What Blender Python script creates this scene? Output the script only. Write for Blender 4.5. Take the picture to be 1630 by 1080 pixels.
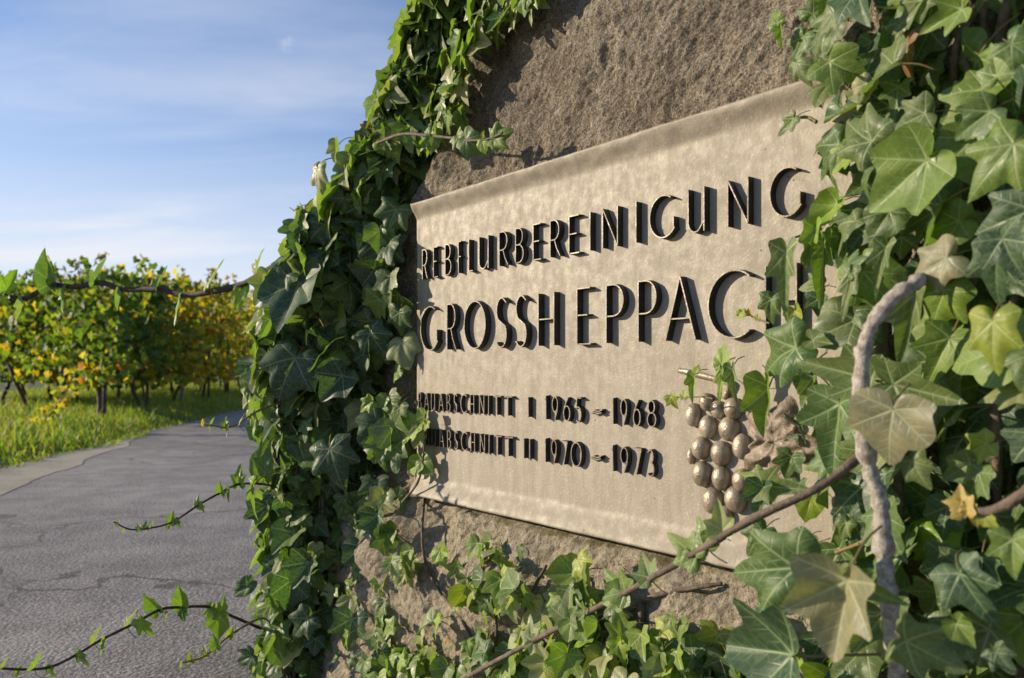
import bpy, math, random
import numpy as np
from mathutils import Vector, Matrix, noise, Quaternion

random.seed(11)
np.random.seed(11)
for o in list(bpy.data.objects):
    bpy.data.objects.remove(o)
scene = bpy.context.scene
COL = scene.collection

# ------------------------------------------------------------------ camera
W, H = 1630.0, 1080.0
F = 1222.0               # focal length in photo pixels (27 mm on a 36 mm frame)
CX, HY = 815.0, 593.0    # centre column and horizon row
CAMZ = 0.75
cam_d = bpy.data.cameras.new('camera')
cam = bpy.data.objects.new('camera', cam_d)
COL.objects.link(cam)
cam.location = (0, 0, CAMZ)
cam.rotation_euler = (math.radians(90), 0, 0)
cam_d.sensor_width = 36.0
cam_d.lens = 36.0 * F / W
cam_d.shift_y = (HY - H / 2) / W
cam_d.clip_start = 0.02
cam_d.clip_end = 5000
cam_d.dof.use_dof = True
cam_d.dof.focus_distance = 1.22
cam_d.dof.aperture_fstop = 6.5
scene.camera = cam

# ------------------------------------------------------------------ sun and sky
SUN_EL = math.radians(17)
saz = Vector((-0.99, 0.12, 0)).normalized()
SUN = Vector((saz.x * math.cos(SUN_EL), saz.y * math.cos(SUN_EL), math.sin(SUN_EL)))
sun_d = bpy.data.lights.new('sun', 'SUN')
sun_d.energy = 5.0
sun_d.angle = math.radians(0.53)
sun_d.color = (1.0, 0.85, 0.62)
sun = bpy.data.objects.new('sun', sun_d)
COL.objects.link(sun)
sun.location = (-20, 8, 12)
sun.rotation_euler = SUN.to_track_quat('Z', 'Y').to_euler()

world = bpy.data.worlds.new('World')
scene.world = world
world.use_nodes = True
wn, wl = world.node_tree.nodes, world.node_tree.links
wn.clear()
w_out = wn.new('ShaderNodeOutputWorld')
w_bg = wn.new('ShaderNodeBackground')
w_bg.inputs['Strength'].default_value = 0.12
sky = wn.new('ShaderNodeTexSky')
sky.sky_type = 'NISHITA'
sky.sun_disc = False
sky.sun_elevation = SUN_EL
sky.sun_rotation = math.atan2(saz.x, saz.y)
sky.altitude = 300
sky.air_density = 1.0
sky.dust_density = 0.35
sky.ozone_density = 6.5
# thin high cloud: noise laid on a flat cloud deck seen in perspective
tc = wn.new('ShaderNodeTexCoord')
sep = wn.new('ShaderNodeSeparateXYZ')
wl.new(tc.outputs['Generated'], sep.inputs[0])
zadd = wn.new('ShaderNodeMath'); zadd.operation = 'ADD'; zadd.inputs[1].default_value = 0.10
wl.new(sep.outputs['Z'], zadd.inputs[0])
zm = wn.new('ShaderNodeMath'); zm.operation = 'MAXIMUM'; zm.inputs[1].default_value = 0.05
wl.new(zadd.outputs[0], zm.inputs[0])
dx = wn.new('ShaderNodeMath'); dx.operation = 'DIVIDE'
dy = wn.new('ShaderNodeMath'); dy.operation = 'DIVIDE'
wl.new(sep.outputs['X'], dx.inputs[0]); wl.new(zm.outputs[0], dx.inputs[1])
wl.new(sep.outputs['Y'], dy.inputs[0]); wl.new(zm.outputs[0], dy.inputs[1])
comb = wn.new('ShaderNodeCombineXYZ')
wl.new(dx.outputs[0], comb.inputs[0]); wl.new(dy.outputs[0], comb.inputs[1])
mp = wn.new('ShaderNodeMapping')
mp.inputs['Rotation'].default_value = (0, 0, math.radians(52))
mp.inputs['Scale'].default_value = (0.42, 1.1, 1.0)
mp.inputs['Location'].default_value = (3.1, 1.7, 0)
wl.new(comb.outputs[0], mp.inputs[0])
cn = wn.new('ShaderNodeTexNoise')
cn.inputs['Scale'].default_value = 1.15
cn.inputs['Detail'].default_value = 7
cn.inputs['Roughness'].default_value = 0.52
cn.inputs['Distortion'].default_value = 0.5
wl.new(mp.outputs[0], cn.inputs['Vector'])
cr = wn.new('ShaderNodeMapRange')
cr.inputs['From Min'].default_value = 0.43
cr.inputs['From Max'].default_value = 0.80
cr.inputs['To Max'].default_value = 0.50
cr.interpolation_type = 'SMOOTHSTEP'
wl.new(cn.outputs[0], cr.inputs['Value'])
cmix = wn.new('ShaderNodeMix'); cmix.data_type = 'RGBA'
cmix.inputs['B'].default_value = (4.9, 5.1, 5.6, 1)
hz = wn.new('ShaderNodeMapRange'); hz.interpolation_type = 'SMOOTHSTEP'      # low haze all round the horizon
hz.inputs['From Min'].default_value = 0.42; hz.inputs['From Max'].default_value = 0.02
hz.inputs['To Min'].default_value = 0.0; hz.inputs['To Max'].default_value = 0.95
wl.new(sep.outputs['Z'], hz.inputs['Value'])
cadd = wn.new('ShaderNodeMath'); cadd.operation = 'ADD'; cadd.use_clamp = True
wl.new(cr.outputs[0], cadd.inputs[0]); wl.new(hz.outputs[0], cadd.inputs[1])
wd = Vector(((457 - CX) / F, 1.0, (HY - 70) / F)).normalized()
wv = wn.new('ShaderNodeVectorMath'); wv.operation = 'DISTANCE'; wv.inputs[1].default_value = wd
wz = wn.new('ShaderNodeTexNoise'); wz.inputs['Scale'].default_value = 85; wz.inputs['Detail'].default_value = 4
wl.new(tc.outputs['Generated'], wz.inputs['Vector']); wl.new(tc.outputs['Generated'], wv.inputs[0])
wa = wn.new('ShaderNodeMath'); wa.operation = 'MULTIPLY_ADD'; wa.inputs[1].default_value = 0.03; wl.new(wz.outputs[0], wa.inputs[0]); wl.new(wv.outputs['Value'], wa.inputs[2])
wr_ = wn.new('ShaderNodeMapRange'); wr_.interpolation_type = 'SMOOTHSTEP'
wr_.inputs['From Min'].default_value = 0.025; wr_.inputs['From Max'].default_value = 0.014; wr_.inputs['To Max'].default_value = 0.18
wl.new(wa.outputs[0], wr_.inputs['Value'])
cad2 = wn.new('ShaderNodeMath'); cad2.operation = 'ADD'; cad2.use_clamp = True
wl.new(cadd.outputs[0], cad2.inputs[0]); wl.new(wr_.outputs[0], cad2.inputs[1])
wl.new(cad2.outputs[0], cmix.inputs['Factor'])
wl.new(sky.outputs[0], cmix.inputs['A'])
wl.new(cmix.outputs['Result'], w_bg.inputs['Color'])
wl.new(w_bg.outputs[0], w_out.inputs[0])

scene.render.engine = 'CYCLES'
scene.view_settings.view_transform = 'Standard'
scene.view_settings.look = 'None'
scene.view_settings.exposure = 0.5
scene.view_settings.gamma = 1.0
scene.view_settings.use_curve_mapping = False

# ------------------------------------------------------------------ frames
T = Vector((0.634, -0.773, 0)).normalized()    # along the plaque, towards the near end
N = Vector((-0.773, -0.634, 0)).normalized()   # out of the plaque
UP = Vector((0, 0, 1))
O = Vector((-0.1964, 1.6, CAMZ))               # plaque's far edge at eye height
CAM = Vector((0, 0, CAMZ))

def F3(s, u, n):
    return O + T * s + UP * u + N * n

def ray(x, y):
    return Vector(((x - CX) / F, 1.0, (HY - y) / F))

def PN(x, y, n=0.0):
    """point of the face parallel to the plaque, n metres in front of it"""
    d = ray(x, y)
    t = ((O - CAM).dot(N) + n) / d.dot(N)
    return CAM + d * t

def PZ(x, y, z):
    return CAM + ray(x, y) * z

def su(x, y, n=0.0):
    p = PN(x, y, n) - O
    return p.dot(T), p.z

# ------------------------------------------------------------------ helpers
def sm(a, b, x):
    t = max(0.0, min(1.0, (x - a) / (b - a)))
    return t * t * (3 - 2 * t)

def lerp_tab(tab, x):
    if x <= tab[0][0]:
        return tab[0][1]
    for (a, va), (b, vb) in zip(tab, tab[1:]):
        if x <= b:
            return va + (vb - va) * (x - a) / (b - a)
    return tab[-1][1]

def mesh_obj(name, verts, faces, mats, parent=None, smooth=True, matidx=None):
    me = bpy.data.meshes.new(name)
    me.from_pydata([tuple(v) for v in verts], [], faces)
    if not isinstance(mats, (list, tuple)):
        mats = [mats]
    for m in mats:
        me.materials.append(m)
    if smooth:
        me.polygons.foreach_set('use_smooth', [True] * len(me.polygons))
    if matidx is not None:
        me.polygons.foreach_set('material_index', matidx)
    me.update()
    o = bpy.data.objects.new(name, me)
    COL.objects.link(o)
    if parent is not None:
        o.parent = parent
    return o

def thing(name, loc, label, cat, group=None):
    o = bpy.data.objects.new(name, None)
    o.empty_display_size = 0.05
    COL.objects.link(o)
    o.location = loc
    tag(o, label, cat, group)
    return o

def tag(o, label, cat, group=None):
    o['label'] = label
    o['category'] = cat
    if group:
        o['group'] = group

def spline(pts, sub=6):
    out = []
    n = len(pts)
    for i in range(n - 1):
        p0 = pts[max(0, i - 1)]; p1 = pts[i]; p2 = pts[i + 1]; p3 = pts[min(n - 1, i + 2)]
        for k in range(sub):
            t = k / sub
            out.append(0.5 * ((2 * p1) + (p2 - p0) * t + (2 * p0 - 5 * p1 + 4 * p2 - p3) * t * t
                              + (-p0 + 3 * p1 - 3 * p2 + p3) * t ** 3))
    out.append(pts[-1].copy())
    return out

def tube(pts, r0, r1, sides=7, rough=0.12, seed=0):
    vs, fs = [], []
    n = len(pts)
    ref = Vector((0.3, 0.2, 0.9))
    for i, p in enumerate(pts):
        d = (pts[min(n - 1, i + 1)] - pts[max(0, i - 1)])
        if d.length < 1e-9:
            d = Vector((0, 0, 1))
        d.normalize()
        a = d.cross(ref)
        if a.length < 0.05:
            a = d.cross(Vector((1, 0, 0)))
        a.normalize()
        b = d.cross(a)
        r = r0 + (r1 - r0) * i / max(1, n - 1)
        r *= 1 + rough * noise.noise(Vector((i * 0.7, seed * 3.1, 0.5)))
        for k in range(sides):
            an = 2 * math.pi * k / sides
            rr = r * (1 + rough * 0.8 * noise.noise(Vector((i * 0.5, k * 1.3, seed * 1.7))))
            vs.append(p + a * math.cos(an) * rr + b * math.sin(an) * rr)
    for i in range(n - 1):
        for k in range(sides):
            k2 = (k + 1) % sides
            fs.append((i * sides + k, i * sides + k2, (i + 1) * sides + k2, (i + 1) * sides + k))
    fs.append(tuple(range(sides))[::-1])
    fs.append(tuple((n - 1) * sides + k for k in range(sides)))
    return vs, fs

def local(vs, parent):
    off = parent.location
    return [v - off for v in vs]

# ------------------------------------------------------------------ material helpers
class NT:
    def __init__(self, name):
        self.m = bpy.data.materials.new(name)
        self.m.use_nodes = True
        self.n = self.m.node_tree.nodes
        self.l = self.m.node_tree.links
        self.b = self.n['Principled BSDF']
        self.out = self.n['Material Output']
        self.tc = None
    def new(self, t):
        return self.n.new('ShaderNode' + t)
    def coord(self):
        if not self.tc:
            self.tc = self.new('TexCoord')
        return self.tc.outputs['Object']
    def link(self, a, b):
        self.l.new(a, b)
    def val(self, sock, v):
        if hasattr(v, 'links'):
            self.l.new(v, sock)
        else:
            sock.default_value = v
    def math(self, op, a, b=0.0, c=None, clamp=False):
        nd = self.new('Math'); nd.operation = op; nd.use_clamp = clamp
        self.val(nd.inputs[0], a); self.val(nd.inputs[1], b)
        if c is not None:
            self.val(nd.inputs[2], c)
        return nd.outputs[0]
    def noise(self, scale, detail=6, rough=0.55, vec=None, dist=0.0):
        nd = self.new('TexNoise')
        nd.inputs['Scale'].default_value = scale
        nd.inputs['Detail'].default_value = detail
        nd.inputs['Roughness'].default_value = rough
        nd.inputs['Distortion'].default_value = dist
        self.l.new(vec if vec is not None else self.coord(), nd.inputs['Vector'])
        return nd.outputs[0]
    def voro(self, scale, feature='F1', vec=None, rnd=1.0):
        nd = self.new('TexVoronoi'); nd.feature = feature
        nd.inputs['Scale'].default_value = scale
        nd.inputs['Randomness'].default_value = rnd
        self.l.new(vec if vec is not None else self.coord(), nd.inputs['Vector'])
        return nd.outputs['Distance']
    def rng(self, v, a, b, c=0.0, d=1.0, smooth=True):
        nd = self.new('MapRange')
        nd.interpolation_type = 'SMOOTHSTEP' if smooth else 'LINEAR'
        self.val(nd.inputs['Value'], v)
        nd.inputs['From Min'].default_value = a; nd.inputs['From Max'].default_value = b
        nd.inputs['To Min'].default_value = c; nd.inputs['To Max'].default_value = d
        return nd.outputs[0]
    def mix(self, f, a, b, mode='MIX'):
        nd = self.new('Mix'); nd.data_type = 'RGBA'; nd.blend_type = mode
        self.val(nd.inputs['Factor'], f)
        for s, v in (('A', a), ('B', b)):
            if isinstance(v, tuple):
                v = (v[0], v[1], v[2], 1)
            self.val(nd.inputs[s], v)
        return nd.outputs['Result']
    def bump(self, h, strength, dist, prev=None):
        nd = self.new('Bump')
        nd.inputs['Strength'].default_value = strength
        nd.inputs['Distance'].default_value = dist
        self.l.new(h, nd.inputs['Height'])
        if prev is not None:
            self.l.new(prev, nd.inputs['Normal'])
        return nd.outputs[0]
    def set(self, **k):
        for a, v in k.items():
            s = self.b.inputs[a.replace('_', ' ')]
            if isinstance(v, tuple) and len(v) == 3:
                v = (*v, 1)
            self.val(s, v)
    def mapped(self, scale=(1, 1, 1), rot=(0, 0, 0)):
        m = self.new('Mapping')
        m.inputs['Scale'].default_value = scale
        m.inputs['Rotation'].default_value = rot
        self.l.new(self.coord(), m.inputs[0])
        return m.outputs[0]

def mat_leaf(name='ivy_leaf', gloss=0.45, trans=0.30):
    t = NT(name)
    at = t.new('Attribute'); at.attribute_name = 'lp'
    sp = t.new('SeparateXYZ'); t.link(at.outputs['Vector'], sp.inputs[0])
    ax = t.math('ABSOLUTE', sp.outputs[0]); y = sp.outputs[1]
    ca = t.new('Attribute'); ca.attribute_name = 'col'
    oi = t.new('ObjectInfo')
    base = t.mix(1.0, oi.outputs['Color'], ca.outputs['Color'], 'MULTIPLY')
    vein = None
    for a, w0 in ((0, 0.038), (50, 0.032), (108, 0.026)):
        c, s = math.cos(math.radians(a)), math.sin(math.radians(a))
        d = t.math('ABSOLUTE', t.math('SUBTRACT', t.math('MULTIPLY', ax, c), t.math('MULTIPLY', y, s)))
        al = t.math('ADD', t.math('MULTIPLY', ax, s), t.math('MULTIPLY', y, c))
        d = t.math('ADD', d, t.math('MULTIPLY', t.math('LESS_THAN', al, -0.01), 9.0))
        w = t.math('MULTIPLY_ADD', al, -w0 * 0.8, w0)
        m = t.math('SUBTRACT', 1.0, t.math('DIVIDE', d, w), clamp=True)
        # side veins leaving this rib at a slant
        q = t.math('PINGPONG', t.math('SUBTRACT', al, t.math('MULTIPLY', d, 0.75)), 0.085)
        sd = t.math('MULTIPLY', t.rng(q, 0.0, 0.018, 1.0, 0.0), t.rng(d, 0.04, 0.24, 0.5, 0.0))
        m = t.math('MAXIMUM', m, sd)
        vein = m if vein is None else t.math('MAXIMUM', vein, m)
    net = t.math('MULTIPLY', t.rng(t.voro(8.0, 'DISTANCE_TO_EDGE', at.outputs['Vector']), 0.0, 0.12, 1, 0), 0.16)
    vall = t.math('MAXIMUM', vein, net)
    off = t.new('VectorMath'); off.operation = 'ADD'
    t.link(t.coord(), off.inputs[0])
    cmb = t.new('CombineXYZ'); t.link(oi.outputs['Random'], cmb.inputs[0])
    sc = t.new('VectorMath'); sc.operation = 'SCALE'; sc.inputs['Scale'].default_value = 37.0
    t.link(cmb.outputs[0], sc.inputs[0]); t.link(sc.outputs[0], off.inputs[1])
    blot = t.noise(2.6, 4, 0.6, off.outputs[0])
    base2 = t.mix(t.rng(blot, 0.35, 0.7, 0.0, 0.55), base, t.mix(1.0, base, (1.7, 1.45, 1.0), 'MULTIPLY'))
    speck = t.rng(t.noise(11, 5, 0.75, off.outputs[0]), 0.63, 0.70)
    base2 = t.mix(t.math('MULTIPLY', speck, 0.6), base2, (0.10, 0.07, 0.03))
    vcol = t.mix(0.65, t.mix(1.0, base, (2.6, 2.2, 2.4), 'MULTIPLY'), (0.33, 0.39, 0.23))
    col = t.mix(t.math('MULTIPLY', vall, 0.92), base2, vcol)
    ge = t.new('NewGeometry')
    back = t.mix(0.55, col, (0.17, 0.22, 0.10))
    col = t.mix(ge.outputs['Backfacing'], col, back)
    t.link(col, t.b.inputs['Base Color'])
    rough = t.rng(blot, 0.3, 0.7, gloss - 0.06, gloss + 0.14)
    t.set(Roughness=rough)
    t.b.inputs['Specular IOR Level'].default_value = 0.45
    h = t.math('MULTIPLY', vein, -0.6)
    t.link(t.bump(h, 0.22, 0.010), t.b.inputs['Normal'])
    tr = t.new('BsdfTranslucent')
    t.link(t.mix(1.0, col, (1.9, 2.3, 0.55), 'MULTIPLY'), tr.inputs['Color'])
    mx = t.new('MixShader'); mx.inputs[0].default_value = trans
    t.link(t.b.outputs[0], mx.inputs[1]); t.link(tr.outputs[0], mx.inputs[2])
    t.link(mx.outputs[0], t.out.inputs[0])
    return t.m

def mat_simple_leaf(name, trans=0.45):
    t = NT(name)
    ca = t.new('Attribute'); ca.attribute_name = 'col'
    t.link(ca.outputs['Color'], t.b.inputs['Base Color'])
    t.set(Roughness=0.55)
    tr = t.new('BsdfTranslucent')
    t.link(t.mix(1.0, ca.outputs['Color'], (2.4, 2.3, 0.8), 'MULTIPLY'), tr.inputs['Color'])
    mx = t.new('MixShader'); mx.inputs[0].default_value = trans
    t.link(t.b.outputs[0], mx.inputs[1]); t.link(tr.outputs[0], mx.inputs[2])
    t.link(mx.outputs[0], t.out.inputs[0])
    return t.m

def mat_bark(name, a, b, scale=60):
    t = NT(name)
    n1 = t.noise(scale, 6, 0.65)
    n2 = t.noise(scale * 4, 4, 0.6)
    t.link(t.mix(t.rng(n1, 0.3, 0.7), a, b), t.b.inputs['Base Color'])
    t.set(Roughness=0.75)
    t.link(t.bump(t.math('ADD', n1, t.math('MULTIPLY', n2, 0.5)), 0.6, 0.004), t.b.inputs['Normal'])
    return t.m

def mat_stone():
    t = NT('boulder_stone')
    n1 = t.noise(2.6, 8, 0.62, dist=0.4)
    n2 = t.noise(17, 8, 0.68)
    n3 = t.noise(90, 6, 0.7)
    n4 = t.noise(300, 3, 0.6)
    c = t.mix(t.rng(n1, 0.30, 0.70), (0.345, 0.292, 0.232), (0.470, 0.415, 0.335))
    c = t.mix(t.rng(n2, 0.36, 0.66, 0, 0.75), t.mix(1.0, c, (0.62, 0.60, 0.58), 'MULTIPLY'), c)
    c = t.mix(t.rng(n3, 0.52, 0.70, 0, 0.8), c, (0.50, 0.45, 0.37))
    c = t.mix(t.rng(n3, 0.47, 0.32, 0, 0.75), c, (0.10, 0.08, 0.065))
    c = t.mix(1.0, c, t.mix(t.rng(n4, 0.38, 0.62), (0.58, 0.57, 0.56), (1.28, 1.26, 1.22)), 'MULTIPLY')
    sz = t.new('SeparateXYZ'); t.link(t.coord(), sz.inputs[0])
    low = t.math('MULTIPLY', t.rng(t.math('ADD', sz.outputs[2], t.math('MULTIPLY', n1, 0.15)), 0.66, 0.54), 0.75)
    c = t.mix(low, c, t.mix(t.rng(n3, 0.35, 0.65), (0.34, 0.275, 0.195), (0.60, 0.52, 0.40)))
    # pale crust lichen dots and a few orange ones
    v = t.voro(26)
    g = t.rng(t.noise(5, 3), 0.52, 0.62)
    c = t.mix(t.math('MULTIPLY', t.math('MULTIPLY', t.rng(v, 0.10, 0.20, 1, 0), g), 0.75), c, (0.50, 0.49, 0.43))
    v2 = t.voro(7.5)
    g2 = t.math('MULTIPLY', t.rng(v2, 0.05, 0.10, 1, 0), t.rng(t.noise(60, 4), 0.45, 0.55))
    c = t.mix(t.math('MULTIPLY', g2, t.rng(t.noise(3.1, 2), 0.54, 0.58)), c, (0.52, 0.27, 0.03))
    # moss where the stone faces up
    ge = t.new('NewGeometry'); sp = t.new('SeparateXYZ'); t.link(ge.outputs['Normal'], sp.inputs[0])
    mo = t.math('MULTIPLY', t.rng(sp.outputs[2], 0.45, 0.85), t.rng(t.noise(22, 5), 0.40, 0.60))
    c = t.mix(t.math('MULTIPLY', mo, 0.8), c, (0.11, 0.10, 0.025))
    t.link(c, t.b.inputs['Base Color'])
    t.set(Roughness=0.9)
    t.b.inputs['Specular IOR Level'].default_value = 0.25
    n5 = t.noise(42, 7, 0.72)
    b1 = t.bump(n2, 1.0, 0.022)
    b1 = t.bump(n5, 1.0, 0.016, b1)
    b2 = t.bump(n3, 1.0, 0.009, b1)
    b3 = t.bump(n4, 0.9, 0.004, b2)
    t.link(b3, t.b.inputs['Normal'])
    return t.m

def mat_bronze(name, lo, hi, metallic=0.35, rough=0.46, brown=0.6, relief=0.05):
    t = NT(name)
    n1 = t.noise(7, 7, 0.6, dist=0.3)
    n2 = t.noise(55, 6, 0.65)
    n3 = t.noise(260, 4, 0.6)
    streak = t.noise(9, 5, 0.6, t.mapped((1.0, 1.0, 0.12)))
    c = t.mix(t.rng(n1, 0.3, 0.7), lo, hi)
    c = t.mix(t.rng(n2, 0.42, 0.24, 0, brown), c, (0.13, 0.085, 0.05))
    c = t.mix(t.rng(streak, 0.55, 0.75, 0, 0.22), c, (0.20, 0.155, 0.105))
    c = t.mix(t.rng(n3, 0.56, 0.75, 0, 0.4), c, (0.62, 0.55, 0.42))
    fine = t.noise(70, 5, 0.7, t.mapped((1.0, 1.0, 0.16)))
    c = t.mix(1.0, c, t.mix(t.rng(fine, 0.36, 0.64), (0.88, 0.87, 0.86), (1.07, 1.07, 1.07)), 'MULTIPLY')
    pit = t.math('MULTIPLY', t.rng(t.voro(60), 0.05, 0.12, 1, 0), t.rng(t.noise(13, 2), 0.6, 0.66))
    c = t.mix(pit, c, (0.05, 0.035, 0.025))
    t.link(c, t.b.inputs['Base Color'])
    t.set(Roughness=t.rng(n2, 0.3, 0.7, rough - 0.08, rough + 0.14), Metallic=metallic)
    b2 = t.bump(n2, relief, 0.0030 if relief < .1 else 0.008)
    b3 = t.bump(n3, 0.60, 0.0010, b2)
    t.link(b3, t.b.inputs['Normal'])
    return t.m

def mat_dark(name, c0=(0.016, 0.014, 0.013)):
    t = NT(name)
    n = t.noise(80, 5, 0.6)
    t.link(t.mix(t.rng(n, 0.35, 0.75), c0, tuple(min(1, v * 2.4) for v in c0)), t.b.inputs['Base Color'])
    t.set(Roughness=0.6)
    t.link(t.bump(n, 0.3, 0.002), t.b.inputs['Normal'])
    return t.m

def mat_asphalt():
    t = NT('asphalt')
    n1 = t.noise(0.55, 6, 0.6, dist=0.4)
    n2 = t.noise(4.5, 6, 0.65)
    n3 = t.noise(64, 5, 0.7)
    v = t.voro(90)
    c = t.mix(t.rng(n1, 0.34, 0.66), (0.215, 0.198, 0.186), (0.330, 0.304, 0.280))
    c = t.mix(t.rng(n2, 0.38, 0.62, 0, 0.75), t.mix(1.0, c, (0.62, 0.62, 0.63), 'MULTIPLY'), c)
    patch = t.rng(t.noise(0.32, 3, 0.5, dist=1.2), 0.50, 0.54)
    c = t.mix(t.math('MULTIPLY', patch, 0.8), c, t.mix(1.0, c, (0.74, 0.73, 0.74), 'MULTIPLY'))
    gr = t.noise(150, 3, 0.6)
    c = t.mix(1.0, c, t.mix(t.rng(gr, 0.36, 0.64), (0.62, 0.62, 0.63), (1.35, 1.33, 1.30)), 'MULTIPLY')
    c = t.mix(t.rng(n3, 0.50, 0.68, 0, 0.85), c, (0.40, 0.375, 0.345))
    c = t.mix(t.rng(n3, 0.46, 0.30, 0, 0.75), c, (0.08, 0.076, 0.074))
    ck = t.voro(0.9, 'DISTANCE_TO_EDGE', None)
    wv = t.new('VectorMath'); wv.operation = 'ADD'
    nz = t.new('TexNoise'); nz.inputs['Scale'].default_value = 2.2; nz.inputs['Detail'].default_value = 5
    t.link(t.coord(), nz.inputs['Vector']); t.link(t.coord(), wv.inputs[0]); t.link(nz.outputs['Color'], wv.inputs[1])
    ck = t.voro(0.55, 'DISTANCE_TO_EDGE', wv.outputs[0])
    crack = t.math('MULTIPLY', t.rng(ck, 0.0, 0.014, 1, 0), t.rng(t.noise(0.8, 3), 0.42, 0.54))
    c = t.mix(t.math('MULTIPLY', crack, 0.8), c, (0.035, 0.033, 0.03))
    t.link(c, t.b.inputs['Base Color'])
    t.set(Roughness=0.88)
    b = t.bump(n2, 0.10, 0.02)
    b = t.bump(t.math('ADD', n3, t.math('MULTIPLY', v, -0.7)), 0.7, 0.006, b)
    t.link(b, t.b.inputs['Normal'])
    return t.m

def mat_ground():
    t = NT('verge_soil')
    n1 = t.noise(0.9, 6, 0.6); n2 = t.noise(9, 6, 0.7)
    c = t.mix(t.rng(n1, 0.35, 0.65), (0.045, 0.075, 0.016), (0.085, 0.105, 0.025))
    c = t.mix(t.rng(n2, 0.52, 0.7, 0, 0.7), c, (0.10, 0.075, 0.045))
    t.link(c, t.b.inputs['Base Color']); t.set(Roughness=0.95)
    t.link(t.bump(n2, 0.8, 0.05), t.b.inputs['Normal'])
    return t.m

def mat_concrete():
    t = NT('edge_concrete')
    n1 = t.noise(2.2, 6, 0.65); n2 = t.noise(30, 5, 0.7)
    c = t.mix(t.rng(n1, 0.3, 0.7), (0.26, 0.225, 0.165), (0.38, 0.335, 0.26))
    c = t.mix(t.rng(n2, 0.5, 0.7, 0, 0.5), c, (0.13, 0.105, 0.075))
    t.link(c, t.b.inputs['Base Color']); t.set(Roughness=0.9)
    t.link(t.bump(n2, 0.5, 0.01), t.b.inputs['Normal'])
    return t.m

M_LEAF = mat_leaf()
M_PET = mat_bark('petiole', (0.16, 0.17, 0.05), (0.20, 0.12, 0.05), 30)
M_STEM = mat_bark('ivy_stem', (0.060, 0.040, 0.028), (0.15, 0.11, 0.08), 70)
M_DARKSTEM = mat_bark('dark_shoot', (0.030, 0.020, 0.016), (0.075, 0.050, 0.036), 70)
M_PALESTEM = mat_bark('pale_woody_stem', (0.20, 0.165, 0.13), (0.48, 0.44, 0.39), 160)
M_STONE = mat_stone()
M_BRONZE = mat_bronze('bronze_plaque', (0.262, 0.227, 0.178), (0.285, 0.250, 0.199), 0.05, 0.62, 0.12)
M_FACE = mat_bronze('letter_face', (0.10, 0.082, 0.060), (0.25, 0.21, 0.155), 0.2, 0.45, 0.6)
M_BERRY = mat_bronze('grape_bronze', (0.22, 0.175, 0.13), (0.40, 0.335, 0.26), 0.35, 0.36, 0.8, 0.35)
M_SIDE = mat_dark('letter_side')
M_RELIEF = mat_bronze('relief_bronze', (0.15, 0.115, 0.085), (0.24, 0.19, 0.145), 0.2, 0.5, 0.8, 0.5)
M_ROAD = mat_asphalt()
M_GROUND = mat_ground()
M_EDGE = mat_concrete()
M_VLEAF = mat_simple_leaf('vine_leaf', 0.5)
M_GRASS = mat_simple_leaf('grass_blade', 0.4)
M_TRUNK = mat_bark('vine_trunk', (0.030, 0.022, 0.016), (0.085, 0.062, 0.045), 25)
M_POST = mat_bark('grey_post', (0.15, 0.135, 0.12), (0.26, 0.24, 0.22), 18)

# ------------------------------------------------------------------ ground, road
EDGE = [(-12, -2.2), (0, -3.0), (5.66, -3.85), (9, -4.45), (12, -4.95), (16, -5.5), (30, -8.2), (60, -14), (400, -90)]
def edge_x(y):
    return lerp_tab(EDGE, y) + 0.06 * math.sin(y * 1.7) + 0.03 * math.sin(y * 4.3)

def ground_h(x, y):
    d = edge_x(y) - x
    if d <= -0.3:
        return -0.03
    return -0.03 + 0.08 * sm(-0.1, 0.7, d) + 0.006 * min(max(d, 0), 12) + 0.013 * max(0, min(y, 60) - 10) * sm(0, 1.5, d)

xs = sorted(set([-1500, -600, -250, -120, -70, -45] + [round(-30 + i * 0.3, 2) for i in range(91)] + [-2, 0, 3, 8, 20, 60, 200, 700, 1500]))
ys = sorted(set([-600, -200, -60, -20] + [round(-8 + i * 0.5, 2) for i in range(90)] + [40, 50, 70, 110, 200, 400, 900, 1800]))
gv = [(x, y, ground_h(x, y)) for y in ys for x in xs]
nx = len(xs)
gf = [(j * nx + i, j * nx + i + 1, (j + 1) * nx + i + 1, (j + 1) * nx + i) for j in range(len(ys) - 1) for i in range(nx - 1)]
g = mesh_obj('ground', gv, gf, M_GROUND)
g['kind'] = 'structure'

def strip(name, ylist, fa, fb, z, mat, nseg=6):
    v, f = [], []
    for j, y in enumerate(ylist):
        a, b = fa(y), fb(y)
        for i in range(nseg + 1):
            x = a + (b - a) * i / nseg
            v.append((x, y, z(x, y) if callable(z) else z))
    for j in range(len(ylist) - 1):
        for i in range(nseg):
            q = j * (nseg + 1) + i
            f.append((q, q + 1, q + nseg + 2, q + nseg + 1))
    o = mesh_obj(name, v, f, mat)
    o['kind'] = 'structure'
    return o
ry = [round(-12 + 0.25 * i, 2) for i in range(160)] + [30, 36, 45, 60, 90, 150]
strip('road', ry, lambda y: edge_x(y) - 0.02, lambda y: 9.0, 0.0, M_ROAD, 8)
cy = [round(-6 + 0.12 * i, 2) for i in range(128)]
strip('road_edge_strip', cy, lambda y: edge_x(y) - 0.04,
      lambda y: edge_x(y) + 0.02 + max(0.0, 0.46 * (1 - sm(6.0, 9.6, y))) + 0.07 * noise.noise(Vector((y * 1.6, 3, 0))) + 0.04 * noise.noise(Vector((y * 6.5, 8, 0))),
      0.003, M_EDGE, 3)
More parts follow.
